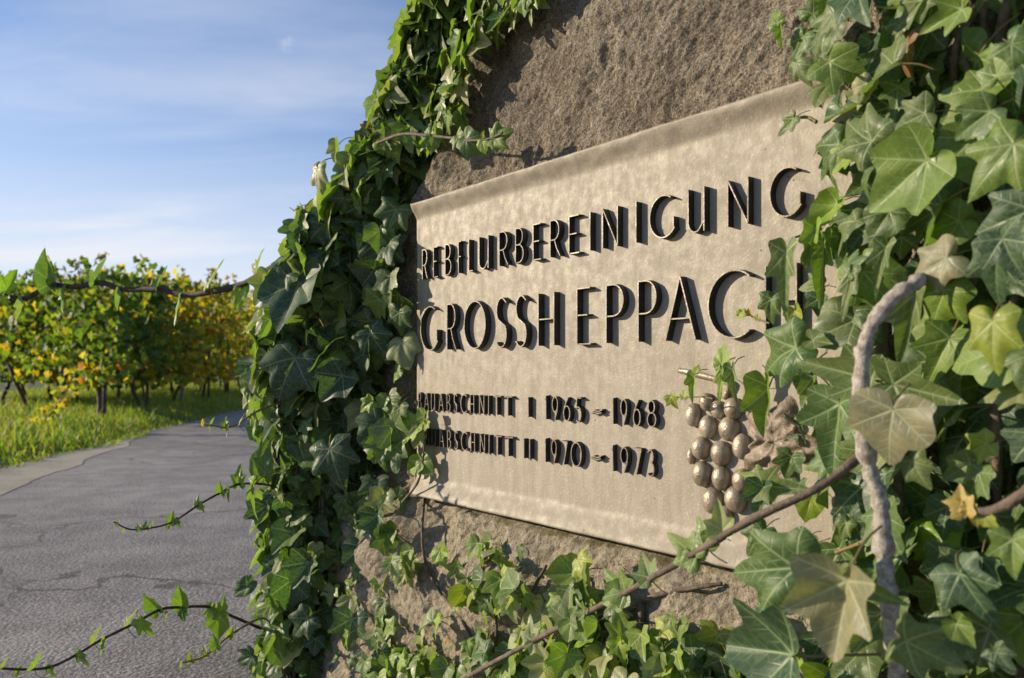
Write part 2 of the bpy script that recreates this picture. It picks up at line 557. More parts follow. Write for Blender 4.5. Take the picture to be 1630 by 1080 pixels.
# second paved lane seen under the vines
def lane_z(x, y):
    return ground_h(x, y) + 0.03
strip('field_path', [15.6, 16.2, 16.8, 17.4, 18.0, 18.6, 19.2], lambda y: -30.0, lambda y: -9.6 - 0.05 * y, lane_z, M_ROAD, 40)

# grass on the verge: nobody could count it
def build_grass():
    V, Fc, C = [], [], []
    cnt = 0
    for k in range(52000):
        y = 4.2 + (random.random() ** 1.5) * 24
        d = random.random() ** 1.25 * 6.5 - 0.05 - 0.16 * max(0, noise.noise(Vector((y * 2.1, 5, 0)))) 
        x = edge_x(y) - d
        if x / max(y, 0.1) < -0.86:
            continue
        cl = noise.noise(Vector((x * 1.3, y * 1.3, 2.0)))
        if cl < -0.32 and random.random() < 0.8:
            continue
        hgt = (0.05 + 0.13 * random.random() + 0.10 * max(0, cl)) * (0.55 + 0.45 * sm(0.0, 0.5, d))
        if random.random() < 0.02:
            hgt *= 1.8
        w = 0.006 + 0.006 * random.random()
        an = random.random() * 6.283
        bx, by = math.cos(an), math.sin(an)
        le = hgt * random.uniform(0.1, 0.8)
        la = random.random() * 6.283
        z0 = ground_h(x, y) - 0.01
        lx, ly = math.cos(la) * le, math.sin(la) * le
        V += [(x - bx * w, y - by * w, z0), (x + bx * w, y + by * w, z0),
              (x + lx * .35 + bx * w * .7, y + ly * .35 + by * w * .7, z0 + hgt * .6),
              (x + lx * .35 - bx * w * .7, y + ly * .35 - by * w * .7, z0 + hgt * .6),
              (x + lx, y + ly, z0 + hgt)]
        Fc += [(cnt, cnt + 1, cnt + 2, cnt + 3), (cnt + 3, cnt + 2, cnt + 4)]
        r = random.random()
        b = random.uniform(0.7, 1.25)
        c = (0.125 * b, 0.205 * b, 0.026 * b) if r < 0.62 else ((0.200 * b, 0.230 * b, 0.036 * b) if r < 0.9 else (0.22 * b, 0.18 * b, 0.07 * b))
        C += [c] * 5
        cnt += 5
    o = mesh_obj('verge_grass', V, Fc, M_GRASS)
    a = o.data.attributes.new('col', 'FLOAT_COLOR', 'POINT')
    a.data.foreach_set('color', np.array([(*c, 1) for c in C], dtype=np.float32).ravel())
    o['kind'] = 'stuff'
    tag(o, 'short sunlit green grass along the road verge under the vines', 'grass')
build_grass()

# ------------------------------------------------------------------ grape vines
def leaf_cloud(name, pts, parent, mat, size, colf):
    """many small five-cornered folded leaves around the given points"""
    V, Fc, C = [], [], []
    k = 0
    for p in pts:
        n = Vector((random.gauss(0, 1), random.gauss(-0.5, 1), random.gauss(0.35, 0.7)))
        n.normalize()
        a = n.cross(Vector((random.gauss(0, .5), random.gauss(0, .5), -1)))
        if a.length < 1e-3:
            continue
        a.normalize(); b = n.cross(a)
        s = size * random.uniform(0.6, 1.25)
        fold = random.uniform(0.05, 0.3) * s
        sh = [(0, -.12, 0), (.42, -.34, fold), (.56, .10, fold * .7), (.30, .34, fold * .5), (0, .68, -fold * .6), (-.30, .34, fold * .5), (-.56, .10, fold * .7), (-.42, -.34, fold), (0, .2, 0)]
        for (u, v, w) in sh:
            V.append(p + a * (u * s) - b * (v * s) + n * w)
        Fc += [(k + 8, k + i, k + i + 1) for i in range(7)] + [(k + 8, k + 7, k)]
        c = colf(p)
        C += [c] * 9
        k += 9
    o = mesh_obj(name, V, Fc, mat, parent, smooth=False)
    at = o.data.attributes.new('col', 'FLOAT_COLOR', 'POINT')
    at.data.foreach_set('color', np.array([(*c, 1) for c in C], dtype=np.float32).ravel())
    return o

def vine_col(aut):
    def f(p):
        hz = p.z
        r = random.random()
        b = random.uniform(0.65, 1.3)
        yl = aut + 0.30 * max(0, 1.15 - hz) + 0.25 * noise.noise(Vector((p.x * 1.4, p.y * 1.4, p.z * 1.8)))
        if r < yl * 0.55:
            return (0.30 * b, 0.23 * b, 0.022 * b)
        if r < yl * 0.85:
            return (0.26 * b, 0.25 * b, 0.03 * b)
        if r < yl * 0.91:
            return (0.30 * b, 0.12 * b, 0.018 * b)
        if r < yl:
            return (0.24 * b, 0.17 * b, 0.03 * b)
        if r < yl + 0.32:
            return (0.130 * b, 0.180 * b, 0.026 * b)
        return (0.060 * b, 0.108 * b, 0.022 * b)
    return f

ROWDIR = Vector((-0.76, 0.65, 0)).normalized()
row_y = [11.0, 12.9, 15.0, 17.3, 19.4, 21.8, 24.5, 27.5, 31.0]
ORD = ['first', 'second', 'third', 'fourth', 'fifth', 'sixth', 'seventh', 'eighth', 'ninth']
def row_start(y):
    return Vector((-5.94 - 0.16 * (y - 11), y, 0))
for r, y in enumerate(row_y):
    st = row_start(y)
    nplant = 6 if r == 0 else (5 if r < 4 else 4)
    for k in range(nplant):
        p = st + ROWDIR * (k * 1.35 + random.uniform(-.1, .1))
        if p.x / p.y < -0.83:
            continue
        p.z = ground_h(p.x, p.y) - 0.02
        pos = 'end vine of' if k == 0 else ORD[k] + ' vine along'
        root = thing('grapevine', p, 'dark-trunked grapevine in autumn leaf, %s the %s vineyard row from the grassy corner' % (pos, ORD[r]), 'grapevine', 'vines in the vineyard rows')
        tv = [Vector((0, 0, 0))]
        top = 0.95 + random.uniform(-.05, .12)
        bx, by = random.uniform(-.06, .06), random.uniform(-.06, .06)
        for q in range(1, 6):
            tv.append(Vector((bx * q + random.uniform(-.03, .03), by * q * .6 + random.uniform(-.03, .03), top * q / 5)))
        v, f = tube(spline(tv, 4), 0.036, 0.024, 7, 0.35, r * 10 + k)
        mesh_obj('trunk', v, f, M_TRUNK, root)
        pts = []
        hi = 2.1 + (0.13 * min(r, 4)) + random.uniform(-.1, .1)
        nl = 1050 if r < 4 else 520
        for q in range(nl):
            al = random.uniform(-.85, .85)
            zl = 0.56 if r == 0 else 0.42
            zz = zl + (hi - zl) * random.random() ** 0.85
            th = random.gauss(0, 0.17)
            if random.random() < 0.10:
                zz = random.uniform(0.50, 0.95)
            if noise.noise(Vector((al * 2.3 + k * 7, zz * 2.3, r * 3.3))) < -0.28:
                continue
            q_ = ROWDIR * al + Vector((ROWDIR.y, -ROWDIR.x, 0)) * th
            pts.append(Vector((q_.x, q_.y, zz)))
        for sgn in range(4):          # shoots above the wall of leaves
            al = random.uniform(-.6, .6); h2 = hi + random.uniform(.1, .38)
            for q in range(9):
                pts.append(Vector((ROWDIR.x * al + random.gauss(0, .05), ROWDIR.y * al + random.gauss(0, .05), hi - 0.1 + (h2 - hi + .1) * q / 8)))
        aut = 0.10 if r == 0 else (0.18 if r == 1 else 0.60)
        leaf_cloud('crown', pts, root, M_VLEAF, 0.128, vine_col(aut))
    # end post
    pp = st + ROWDIR * -0.22
    pp.z = ground_h(pp.x, pp.y) - 0.05
    lean = Vector((0.10, 0.02, 1.0)) if r == 2 else Vector((random.uniform(-.04, .04), random.uniform(-.03, .03), 1))
    hh = 1.75 if r == 2 else 1.5
    v, f = tube([Vector((0, 0, 0)), lean * hh * .33, lean * hh * .66, lean * hh], 0.028, 0.026, 9, 0.06, r)
    po = mesh_obj('trellis_post', [a for a in v], f, M_POST if r == 2 else M_TRUNK)
    po.location = pp
    tag(po, ('pale leaning trellis post at the end of the %s vineyard row' if r == 2 else 'dark upright trellis post at the end of the %s vineyard row') % ORD[r], 'post', 'trellis posts of the vineyard')

# low yellow-green shoot springing from the verge
wp = PZ(70, 0, 9.3); wp.z = ground_h(wp.x, wp.y) - .02
wr = thing('young_vine', wp, 'low yellow-green vine sapling sprouting from the grass verge by the road', 'vine')
wpts = []
for q in range(120):
    t_ = random.random()
    wpts.append(Vector((0.55 * t_ - .2 + random.gauss(0, .07), random.gauss(0, .1), 0.08 + 0.62 * t_ * t_ + random.gauss(0, .05))))
leaf_cloud('foliage', wpts, wr, M_VLEAF, 0.075, lambda p: (0.24 * random.uniform(.7, 1.2), 0.25 * random.uniform(.7, 1.1), 0.03))
v, f = tube(spline([Vector((-.2, 0, 0)), Vector((.0, 0, .12)), Vector((.2, .02, .38)), Vector((.36, 0, .7))], 4), .014, .006, 6)
mesh_obj('stem', v, f, M_TRUNK, wr)

# ------------------------------------------------------------------ boulder
SL = [(-0.85, -0.52), (-0.45, -0.50), (-0.2, -0.46), (0.1, -0.42), (0.25, -0.38), (0.40, -0.28), (0.55, -0.15), (0.68, -0.06), (0.8, 0.01), (1.1, 0.22)]
def stone_n(s, u):
    d = s - lerp_tab(SL, u)
    p = Vector((s, u, 0.0))
    n = -0.035
    # broad undulation
    n += 0.030 * noise.noise(p * 2.1 + Vector((3, 1, 7)))
    # stone bulges out below the plaque, breaks away lower right
    n += 0.035 * sm(-0.245, -0.275, u) + 0.045 * sm(-0.27, -0.40, u) + 0.02 * sm(-0.36, -0.6, u)
    low = 1 - sm(-0.28, -0.20, u)
    n += low * 0.035 * noise.noise(p * 6.5) + low * 0.028 * max(0, noise.noise(Vector((s * 5, u * 16 + s * 4, 9))))
    # slanting ridges near the upper-left shoulder
    q = (s * 0.70 - u * 0.71)
    rid = noise.noise(Vector((q * 13, (s + u) * 2.2, 4.0)))
    up = sm(0.2, 0.4, u)
    n += up * (1 - sm(0.18, 0.50, d)) * 0.050 * rid
    n += up * 0.014 * noise.noise(p * 9)
    n += 0.012 * (0.5 - abs(noise.noise(Vector((s * 9 + u * 4, u * 11 - s * 5, 1))))) + 0.007 * (0.5 - abs(noise.noise(p * 24))) + 0.003 * noise.noise(p * 55) + 0.0045 * noise.noise(p * 115)
    if -0.02 < s < 0.98 and -0.256 < u < 0.362:
        n = min(n, -0.022)
    # rounding to the sides and the top
    n -= 0.20 * (1 - sm(-0.02, 0.30, d)) ** 2.0
    n -= 0.35 * sm(0.75, 1.12, u) + 0.30 * sm(1.15, 1.5, s)
    return n
NS, NU = 480, 430
bv, bf = [], []
for j in range(NU + 1):
    u = -0.80 + 1.9 * j / NU
    s0 = lerp_tab(SL, u)
    for i in range(NS + 1):
        s = s0 + (1.5 - s0) * (i / NS)
        bv.append(F3(s, u, stone_n(s, u)))
front = len(bv)
for j in range(NU + 1):
    for i in range(NS):
        if j < NU:
            a = j * (NS + 1) + i
            bf.append((a, a + 1, a + NS + 2, a + NS + 1))
# back shell, coarser, welded along the rim by a skirt
rim = [j * (NS + 1) for j in range(NU, -1, -1)] + [i for i in range(1, NS + 1)] + [j * (NS + 1) + NS for j in range(1, NU + 1)] + [NU * (NS + 1) + i for i in range(NS - 1, 0, -1)]
ring0 = rim
for dn, sh in ((-0.15, 1.03), (-0.32, 1.0), (-0.48, 0.85), (-0.55, 0.45)):
    ring1 = []
    for idx in rim:
        p = bv[idx] - O
        s, u, n = p.dot(T), p.z, p.dot(N)
        cs, cu = 0.5, 0.1
        s2 = cs + (s - cs) * sh; u2 = cu + (u - cu) * (sh if u > -0.7 else 1.0)
        nn = -0.42 + dn
        q = F3(s2, u2, nn + 0.05 * noise.noise(Vector((s2 * 3, u2 * 3, nn * 3))))
        bv.append(q); ring1.append(len(bv) - 1)
    L = len(rim)
    for k in range(L):
        k2 = (k + 1) % L
        bf.append((ring0[k], ring0[k2], ring1[k2], ring1[k]))
    ring0 = ring1
bv.append(F3(0.5, 0.1, -1.0)); cidx = len(bv) - 1
for k in range(len(ring0)):
    bf.append((ring0[k], ring0[(k + 1) % len(ring0)], cidx))
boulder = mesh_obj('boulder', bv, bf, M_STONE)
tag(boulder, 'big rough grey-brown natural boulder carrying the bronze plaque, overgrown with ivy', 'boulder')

# ------------------------------------------------------------------ plaque
PW, PB, PT = 0.955, -0.252, 0.348
plq = thing('memorial_plaque', F3(0, PB, -0.03), 'tan bronze plaque with raised dark lettering and grape cluster set on the boulder', 'plaque')
def plaque_n(s, u):
    b = PT - u
    a = u - PB
    n = 0.0
    n += 0.020 * (1 - sm(0.0, 0.040, a)) + 0.016 * (1 - sm(0.0, 0.034, b))
    n += 0.002 * (1 - sm(0.0, 0.015, s))
    p = Vector((s, u, 0))
    e = (1 - sm(0.01, 0.05, a)) + (1 - sm(0.01, 0.05, b))
    n += e * (0.0014 * noise.noise(Vector((s * 14, u * 60, 1))) + 0.0012 * noise.noise(Vector((s * 40, u * 90, 5))))
    n += 0.0005 * noise.noise(p * 4)
    return n
pv, pf = [], []
PS, PU = 300, 190
for j in range(PU + 1):
    tt = j / PU
    u = PB + (PT - PB) * tt
    for i in range(PS + 1):
        s = PW * i / PS
        jx = 0.0008 * noise.noise(Vector((s * 9, tt * 8, 2))) if j in (0, PU) else 0
        pv.append(F3(s, u + jx, plaque_n(s, u)))
for j in range(PU):
    for i in range(PS):
        a = j * (PS + 1) + i
        pf.append((a, a + 1, a + PS + 2, a + PS + 1))
rim = [i for i in range(PS + 1)] + [j * (PS + 1) + PS for j in range(1, PU + 1)] + [PU * (PS + 1) + i for i in range(PS - 1, -1, -1)] + [j * (PS + 1) for j in range(PU - 1, 0, -1)]
base = len(pv)
for idx in rim:
    p = pv[idx]
    n = (p - O).dot(N)
    pv.append(p - N * (n + 0.045))
for k in range(len(rim)):
    k2 = (k + 1) % len(rim)
    pf.append((rim[k2], rim[k], base + k, base + k2))
mesh_obj('plate', local(pv, plq), pf, M_BRONZE, plq)

# lettering: thin raised ribbons
def arc(cx, cy, rx, ry, a0, a1, n=14):
    return [(cx + rx * math.cos(math.radians(a0 + (a1 - a0) * i / n)), cy + ry * math.sin(math.radians(a0 + (a1 - a0) * i / n))) for i in range(n + 1)]
G = {
 'R': [[(0, 0), (0, 1)], [(0, 1)] + arc(.35, .73, .52, .27, 90, -90) + [(0, .46)], [(.40, .46), (.62, .22), (.95, 0)]],
 'E': [[(0, 0), (0, 1)], [(0, 1), (.85, 1)], [(0, .52), (.68, .52)], [(0, 0), (.9, 0)]],
 'B': [[(0, 0), (0, 1)], [(0, 1)] + arc(.30, .76, .48, .24, 90, -90) + [(0, .52)], [(.25, .52)] + arc(.30, .26, .58, .26, 90, -90) + [(0, 0)]],
 'F': [[(0, 0), (0, 1)], [(0, 1), (.85, 1)], [(0, .52), (.68, .52)]],
 'L': [[(0, 1), (0, 0)], [(0, 0), (.85, 0)]],
 'U': [[(0, 1), (0, .25)] + arc(.36, .25, .36, .25, 180, 300, 9) + [(.80, .22)], [(.82, 1), (.82, 0)]],
 'I': [[(0.1, 0), (0.1, 1)]],
 'N': [[(0, 0), (0, 1)], [(0, 1), (.82, 0)], [(.82, 0), (.82, 1)]],
 'G': [arc(.55, .5, .55, .5, 58, 322, 20) + [(.95, .22), (.95, .46)]],
 'O': [arc(.5, .5, .5, .5, 0, 360, 28)],
 'S': [[(.88, .90)] + arc(.50, .75, .40, .25, 50, 230, 12) + arc(.46, .26, .44, .26, 40, -140, 12) + [(.02, .10)]],
 'H': [[(0, 0), (0, 1)], [(.82, 0), (.82, 1)], [(0, .50), (.82, .50)]],
 'P': [[(0, 0), (0, 1)], [(0, 1)] + arc(.35, .73, .55, .27, 90, -90) + [(0, .46)]],
 'A': [[(0, 0), (.46, 1)], [(.46, 1), (.92, 0)], [(.16, .34), (.77, .34)]],
 'C': [arc(.62, .5, .62, .5, 52, 308, 22)],
 'T': [[(.42, 0), (.42, .97)], [(-.12, .97), (1.0, .97)]],
 '1': [[(.0, .84), (.34, 1), (.34, 0)]],
 '9': [arc(.45, .68, .42, .32, 0, 360, 22), [(.87, .68), (.80, .40), (.42, 0)]],
 '6': [arc(.45, .32, .42, .32, 0, 360, 22), [(.03, .32), (.14, .62), (.62, 1)]],
 '5': [[(.88, 1), (.22, 1), (.16, .58)] + arc(.40, .31, .45, .31, 110, -120, 14)],
 '8': [arc(.45, .76, .33, .24, 0, 360, 18), arc(.45, .27, .43, .27, 0, 360, 20)],
 '7': [[(0, 1), (.86, 1)], [(.86, 1), (.30, 0)]],
 '0': [arc(.48, .5, .46, .5, 0, 360, 26)],
 '3': [[(.08, .90)] + arc(.42, .75, .36, .25, 130, -70, 12), [(.40, .52)] + arc(.42, .27, .44, .27, 80, -140, 12)],
 '-': [[(0, .38), (.35, .44), (.65, .38), (1, .44)], [(0.05, .46), (.35, .52), (.65, .46), (1.05, .55)]],
}
def ribbon(poly, w):
    closed = len(poly) > 8 and (Vector(poly[0]) - Vector(poly[-1])).length < 1e-4
    pts = [Vector(p) for p in poly]
    n = len(pts)
    L, R_ = [], []
    for i in range(n):
        if closed:
            a = pts[(i - 1) % (n - 1)]; b = pts[(i + 1) % (n - 1)]
        else:
            a = pts[max(0, i - 1)]; b = pts[min(n - 1, i + 1)]
        d1 = (pts[i] - a); d2 = (b - pts[i])
        if d1.length < 1e-9: d1 = d2
        if d2.length < 1e-9: d2 = d1
        d1.normalize(); d2.normalize()
        m = (d1 + d2)
        if m.length < .2: m = d1
        m.normalize()
        nr = Vector((-m.y, m.x))
        k = 1 / max(.5, m.dot(d1))
        L.append(pts[i] + nr * w * .5 * k); R_.append(pts[i] - nr * w * .5 * k)
    return L, R_
def add_letter(ch, s0, s1, u0, hgt, depth, w, name='letter'):
    vs, fs, mi = [], [], []
    for si, poly in enumerate(G[ch]):
        pp = [(s0 + x * (s1 - s0), u0 + y * hgt) for x, y in poly]
        if math.dist(pp[0], pp[-1]) < 1e-6:
            pp[-1] = pp[0]
        L, R_ = ribbon(pp, w)
        n = len(L); b = len(vs)
        dd = depth - 0.00025 * si
        for i in range(n):
            wv = 0.0006 * noise.noise(Vector((L[i].x * 30, L[i].y * 30, si)))
            cen = (L[i] + R_[i]) * .5
            lo = 2.0
            l2 = cen + (L[i] - cen) * lo; r2 = cen + (R_[i] - cen) * lo
            vs += [F3(L[i].x, L[i].y, dd + wv), F3(R_[i].x, R_[i].y, dd + wv), F3(l2.x, l2.y, -.004), F3(r2.x, r2.y, -.004)]
        for i in range(n - 1):
            a = b + 4 * i; c = a + 4
            fs += [(a, a + 1, c + 1, c), (a + 1, a + 3, c + 3, c + 1), (a + 2, a, c, c + 2)]
            mi += [0, 1, 1]
        fs += [(b, b + 2, b + 3, b + 1)]; mi += [1]
        e = b + 4 * (n - 1)
        fs += [(e + 1, e + 3, e + 2, e)]; mi += [1]
    return mesh_obj(name, local(vs, plq), fs, [M_FACE, M_SIDE], plq, smooth=False, matidx=mi)

def put_line(spec, u0, hgt, depth, w, tail):
    """spec: (character, left pixel, right pixel incl. shade)"""
    for ch, xa, xb in spec:
        sa = su(xa, HY - 50, depth)[0]
        sb = su(max(xa + 5, xb - tail * (xa + 147) / 1147), HY - 50, depth)[0]
        if ch in 'I':
            sb = sa + 0.02
        nm = 'digit' if ch.isdigit() else ('dash' if ch == '-' else 'letter')
        add_letter(ch, sa + w * .5, sb, u0, hgt, depth, w, nm)
put_line([('R', 672, 690), ('E', 689.5, 707), ('B', 708, 729), ('F', 729, 745), ('L', 745.5, 764), ('U', 762, 791), ('R', 794, 820), ('B', 820, 846),
          ('E', 848, 874), ('R', 875, 904), ('E', 905, 936), ('I', 937, 952), ('N', 958.5, 1001), ('I', 1010, 1026), ('G', 1033, 1088), ('U', 1094.5, 1141),
          ('N', 1157, 1213), ('G', 1224, 1292)], 0.190, 0.0595, 0.0116, 0.0017, 14)
put_line([('G', 669, 707), ('R', 711, 737), ('O', 738, 784), ('S', 788, 820), ('S', 819, 852), ('H', 856, 900), ('E', 917.5, 956), ('P', 964, 1009), ('P', 1015, 1062),
          ('A', 1058, 1126), ('C', 1126, 1209), ('H', 1217, 1296)], 0.0445, 0.0875, 0.0128, 0.0019, 15)
l3 = [('B', 665.6, 676), ('A', 675, 689), ('U', 686, 699), ('A', 698, 712), ('B', 711, 723), ('S', 722, 734), ('C', 733, 749), ('H', 748, 762), ('N', 763, 778), ('I', 776, 786), ('T', 786, 804), ('T', 803, 822)]
put_line(l3 + [('I', 839, 850)], -0.0765, 0.034, 0.0090, 0.0017, 8.5)
put_line([('1', 867, 880), ('9', 878, 897), ('6', 896, 917), ('5', 915, 935), ('-', 940, 966), ('1', 973.5, 988), ('9', 987, 1008), ('6', 1007, 1030), ('8', 1029, 1055)], -0.0782, 0.0375, 0.0094, 0.0017, 9.5)
put_line([(c, a + 1, b + 1) for c, a, b in l3] + [('I', 832, 842), ('I', 841.5, 852)], -0.148, 0.034, 0.0090, 0.0017, 8.5)
put_line([('1', 866, 879), ('9', 877, 895), ('7', 893, 913), ('0', 908, 935), ('-', 938, 965), ('1', 973, 988), ('9', 987, 1010), ('7', 1008, 1032), ('3', 1029, 1052)], -0.1495, 0.0375, 0.0094, 0.0017, 9.5)

# grape relief: every berry a part
def berry(px, py, rx, ry, seed):
    s, u = su(1040 + px / 3.176, 540 + py / 3.176, 0.012)
    z = PN(1040 + px / 3.176, 540 + py / 3.176, 0.012).y
    r = rx / 3.176 * z / F * 1.04
    ru = ry / 3.176 * z / F * 1.04
    vs, fs = [], []
    SEG, RG = 16, 11
    for j in range(RG + 1):
        th = math.pi * j / RG
        for i in range(SEG):
            ph = 2 * math.pi * i / SEG
            d = Vector((math.sin(th) * math.cos(ph), math.cos(th), math.sin(th) * math.sin(ph)))
            k = 1 + 0.05 * noise.noise(d * 1.6 + Vector((seed, 0, 0))) + 0.02 * noise.noise(d * 5 + Vector((seed, 3, 0)))
            vs.append(F3(s + d.x * r * k, u + d.y * ru * k, 0.004 + d.z * r * 0.95 * k))
    for j in range(RG):
        for i in range(SEG):
            i2 = (i + 1) % SEG
            fs.append((j * SEG + i, (j + 1) * SEG + i, (j + 1) * SEG + i2, j * SEG + i2))
    mesh_obj('berry', local(vs, plq), fs, M_BERRY, plq)
for k, b_ in enumerate([(185, 385, 42, 58), (250, 318, 36, 45), (308, 358, 40, 46), (388, 352, 50, 55), (258, 446, 46, 58), (368, 456, 56, 62), (222, 552, 48, 58), (325, 580, 52, 64),
                        (430, 545, 48, 64), (172, 594, 20, 40), (228, 684, 52, 64), (325, 704, 48, 62), (432, 718, 52, 60), (282, 820, 54, 68), (400, 812, 58, 68), (345, 890, 40, 44)]):
    berry(*b_, k)
# fruit stalk and vine-leaf relief
def pz4(px, py, n):
    s, u = su(1040 + px / 3.176, 540 + py / 3.176, n)
    return F3(s, u, n)
v, f = tube(spline([pz4(130, 158, .006), pz4(200, 172, .009), pz4(290, 195, .009), pz4(380, 222, .007), pz4(360, 300, .004)], 5), .0042, .0038, 8, .15, 3)
mesh_obj('fruit_stalk', local(v, plq), f, M_BERRY, plq)
lv, lf = [], []
cs, cu = su(1040 + 610 / 3.176, 540 + 520 / 3.176, .01)
SEG, RG = 60, 12
for j in range(RG + 1):
    for i in range(SEG):
        a = 2 * math.pi * i / SEG
        rad = 0.074 * (0.74 + 0.20 * math.cos(5 * a + .5) + 0.06 * math.cos(11 * a)) * (j / RG)
        ribs = abs(math.cos(2.5 * a + .25))
        h = 0.013 * (1 - (j / RG) ** 3) + 0.009 * (1 - ribs) * (j / RG) * (1 - (j / RG) ** 4) + 0.010 * noise.noise(Vector((math.cos(a) * j / 3, math.sin(a) * j / 3, 5)))
        lv.append(F3(cs + rad * math.cos(a), cu + rad * math.sin(a), h - 0.003))
for j in range(RG):
    for i in range(SEG):
        i2 = (i + 1) % SEG
        lf.append((j * SEG + i, j * SEG + i2, (j + 1) * SEG + i2, (j + 1) * SEG + i))
mesh_obj('vine_leaf_relief', local(lv, plq), lf, M_RELIEF, plq)

# ------------------------------------------------------------------ ivy leaf meshes
def leaf_outline(rng, kind):
    j = lambda a: rng.uniform(1 - a, 1 + a)
    if kind == 0:      # classic five lobes
        c = [(0, 1.0), (9, .84), (20, .66), (31, .57), (42, .64), (51, .76), (60, .64), (74, .50), (90, .49), (106, .57), (122, .47), (142, .36), (162, .20), (180, .07)]
    elif kind == 1:    # narrow, long middle lobe
        c = [(0, 1.0), (8, .80), (18, .56), (30, .44), (42, .50), (52, .60), (62, .50), (76, .38), (92, .37), (108, .44), (124, .37), (144, .28), (162, .17), (180, .06)]
    elif kind == 2:    # broad, shallow lobes
        c = [(0, 1.0), (10, .88), (22, .76), (33, .70), (44, .72), (53, .77), (63, .69), (78, .60), (94, .57), (110, .57), (126, .50), (146, .40), (164, .25), (180, .08)]
    else:              # heart shaped juvenile
        c = [(0, 1.0), (10, .88), (24, .76), (40, .69), (55, .64), (70, .60), (85, .57), (100, .55), (115, .52), (130, .48), (145, .42), (158, .32), (170, .20), (180, .10)]
    l = [(a, r * j(.06)) for a, r in c]
    r_ = [(a, r * j(.06)) for a, r in c]
    r_[0] = l[0]; r_[-1] = l[-1]
    return l, r_

def smooth_tab(tab, x):
    for i in range(len(tab) - 1):
        if x <= tab[i + 1][0] + 1e-6:
            p1, p2 = tab[i], tab[i + 1]
            p0 = tab[i - 1] if i else (-6, tab[0][1] * 1.02)
            p3 = tab[i + 2] if i + 2 < len(tab) else (tab[-1][0] + 10, tab[-1][1])
            h = p2[0] - p1[0]; t = (x - p1[0]) / h
            m1 = (p2[1] - p0[1]) / (p2[0] - p0[0]) * h; m2 = (p3[1] - p1[1]) / (p3[0] - p1[0]) * h
            if i == 0:
                m1 = p2[1] - p1[1]
            return (2*t**3 - 3*t*t + 1) * p1[1] + (t**3 - 2*t*t + t) * m1 + (-2*t**3 + 3*t*t) * p2[1] + (t**3 - t*t) * m2
    return tab[-1][1]
def leaf_data(seed, kind, ang=30, rings=4):
    rng = random.Random(seed)
    l, r_ = leaf_outline(rng, kind)
    fold = rng.uniform(0.08, 0.50)
    droop = rng.uniform(-0.05, 0.38)
    curl = rng.uniform(-0.42, 0.40)
    twist = rng.uniform(-.25, .25)
    vs, lp, fs = [], [], []
    A = []
    for k in range(-ang, ang + 1):
        a = 180.0 * k / ang
        tab = r_ if a >= 0 else l
        A.append((a, smooth_tab(tab, abs(a))))
    # keep the tips: snap the nearest samples to the control angles
    na = len(A)
    def shape(x, y, rr):
        z = fold * abs(x) - droop * max(0, y) ** 2 - 0.20 * (max(0, -y)) ** 2
        z += curl * rr ** 3 * 0.5
        z += twist * x * y
        th = math.degrees(math.atan2(abs(x), y))
        q = min(abs(th - 0), abs(th - 50), abs(th - 108)) / 25.0
        z += 0.035 * min(1, q) * min(1.0, math.hypot(x, y) * 2)       # quilted between the ribs
        z += 0.07 * noise.noise(Vector((x * 2.6 + seed, y * 2.6, 1.7)))
        return z
    vs.append(Vector((0, 0, 0))); lp.append((0, 0, 0))
    for q in range(1, rings + 1):
        f_ = q / rings
        for a, r in A:
            x = math.sin(math.radians(a)) * r * f_; y = math.cos(math.radians(a)) * r * f_
            vs.append(Vector((x, y, shape(x, y, f_)))); lp.append((x, y, 0))
    for k in range(na - 1):
        fs.append((0, 1 + k + 1, 1 + k))
    for q in range(rings - 1):
        b0 = 1 + q * na; b1 = b0 + na
        for k in range(na - 1):
            fs.append((b0 + k, b0 + k + 1, b1 + k + 1, b1 + k))
    nblade = len(fs)
    # petiole
    pl = rng.uniform(.5, .9)
    pts = spline([Vector((0, 0.01, -0.006)), Vector((0, -.18 * pl, -.10 * pl)), Vector((0.03, -.45 * pl, -.42 * pl)), Vector((.04, -.6 * pl, -.85 * pl))], 3)
    tv, tf = tube(pts, .020, .017, 5, 0.0)
    b = len(vs)
    vs += tv; lp += [(0, 0, 0)] * len(tv)
    fs += [tuple(i + b for i in fc) for fc in tf]
    return vs, lp, fs, nblade

def snap_angles(kind):
    pass

LEAF = []
def make_leaf_mesh(seed, kind):
    vs, lp, fs, nb = leaf_data(seed, kind)
    me = bpy.data.meshes.new('ivy_leaf')
    me.from_pydata([tuple(v) for v in vs], [], fs)
    me.materials.append(M_LEAF); me.materials.append(M_PET)
    me.polygons.foreach_set('use_smooth', [True] * len(fs))
    me.polygons.foreach_set('material_index', [0] * nb + [1] * (len(fs) - nb))
    a = me.attributes.new('lp', 'FLOAT_VECTOR', 'POINT')
    a.data.foreach_set('vector', np.array(lp, dtype=np.float32).ravel())
    c = me.attributes.new('col', 'FLOAT_COLOR', 'POINT')
    c.data.foreach_set('color', np.ones(len(vs) * 4, dtype=np.float32))
    me.update()
    return me
KINDS = {0: [], 1: [], 2: [], 3: []}
for k in range(26):
    kind = [0, 0, 1, 2, 0, 3, 2, 1, 0, 2, 0, 3, 0][k % 13]
    KINDS[kind].append(make_leaf_mesh(100 + k, kind))
ALLK = KINDS[0] * 3 + KINDS[1] * 2 + KINDS[2] * 2 + KINDS[3]
LOW = [leaf_data(300 + k, k % 3, 9, 2) for k in range(8)]

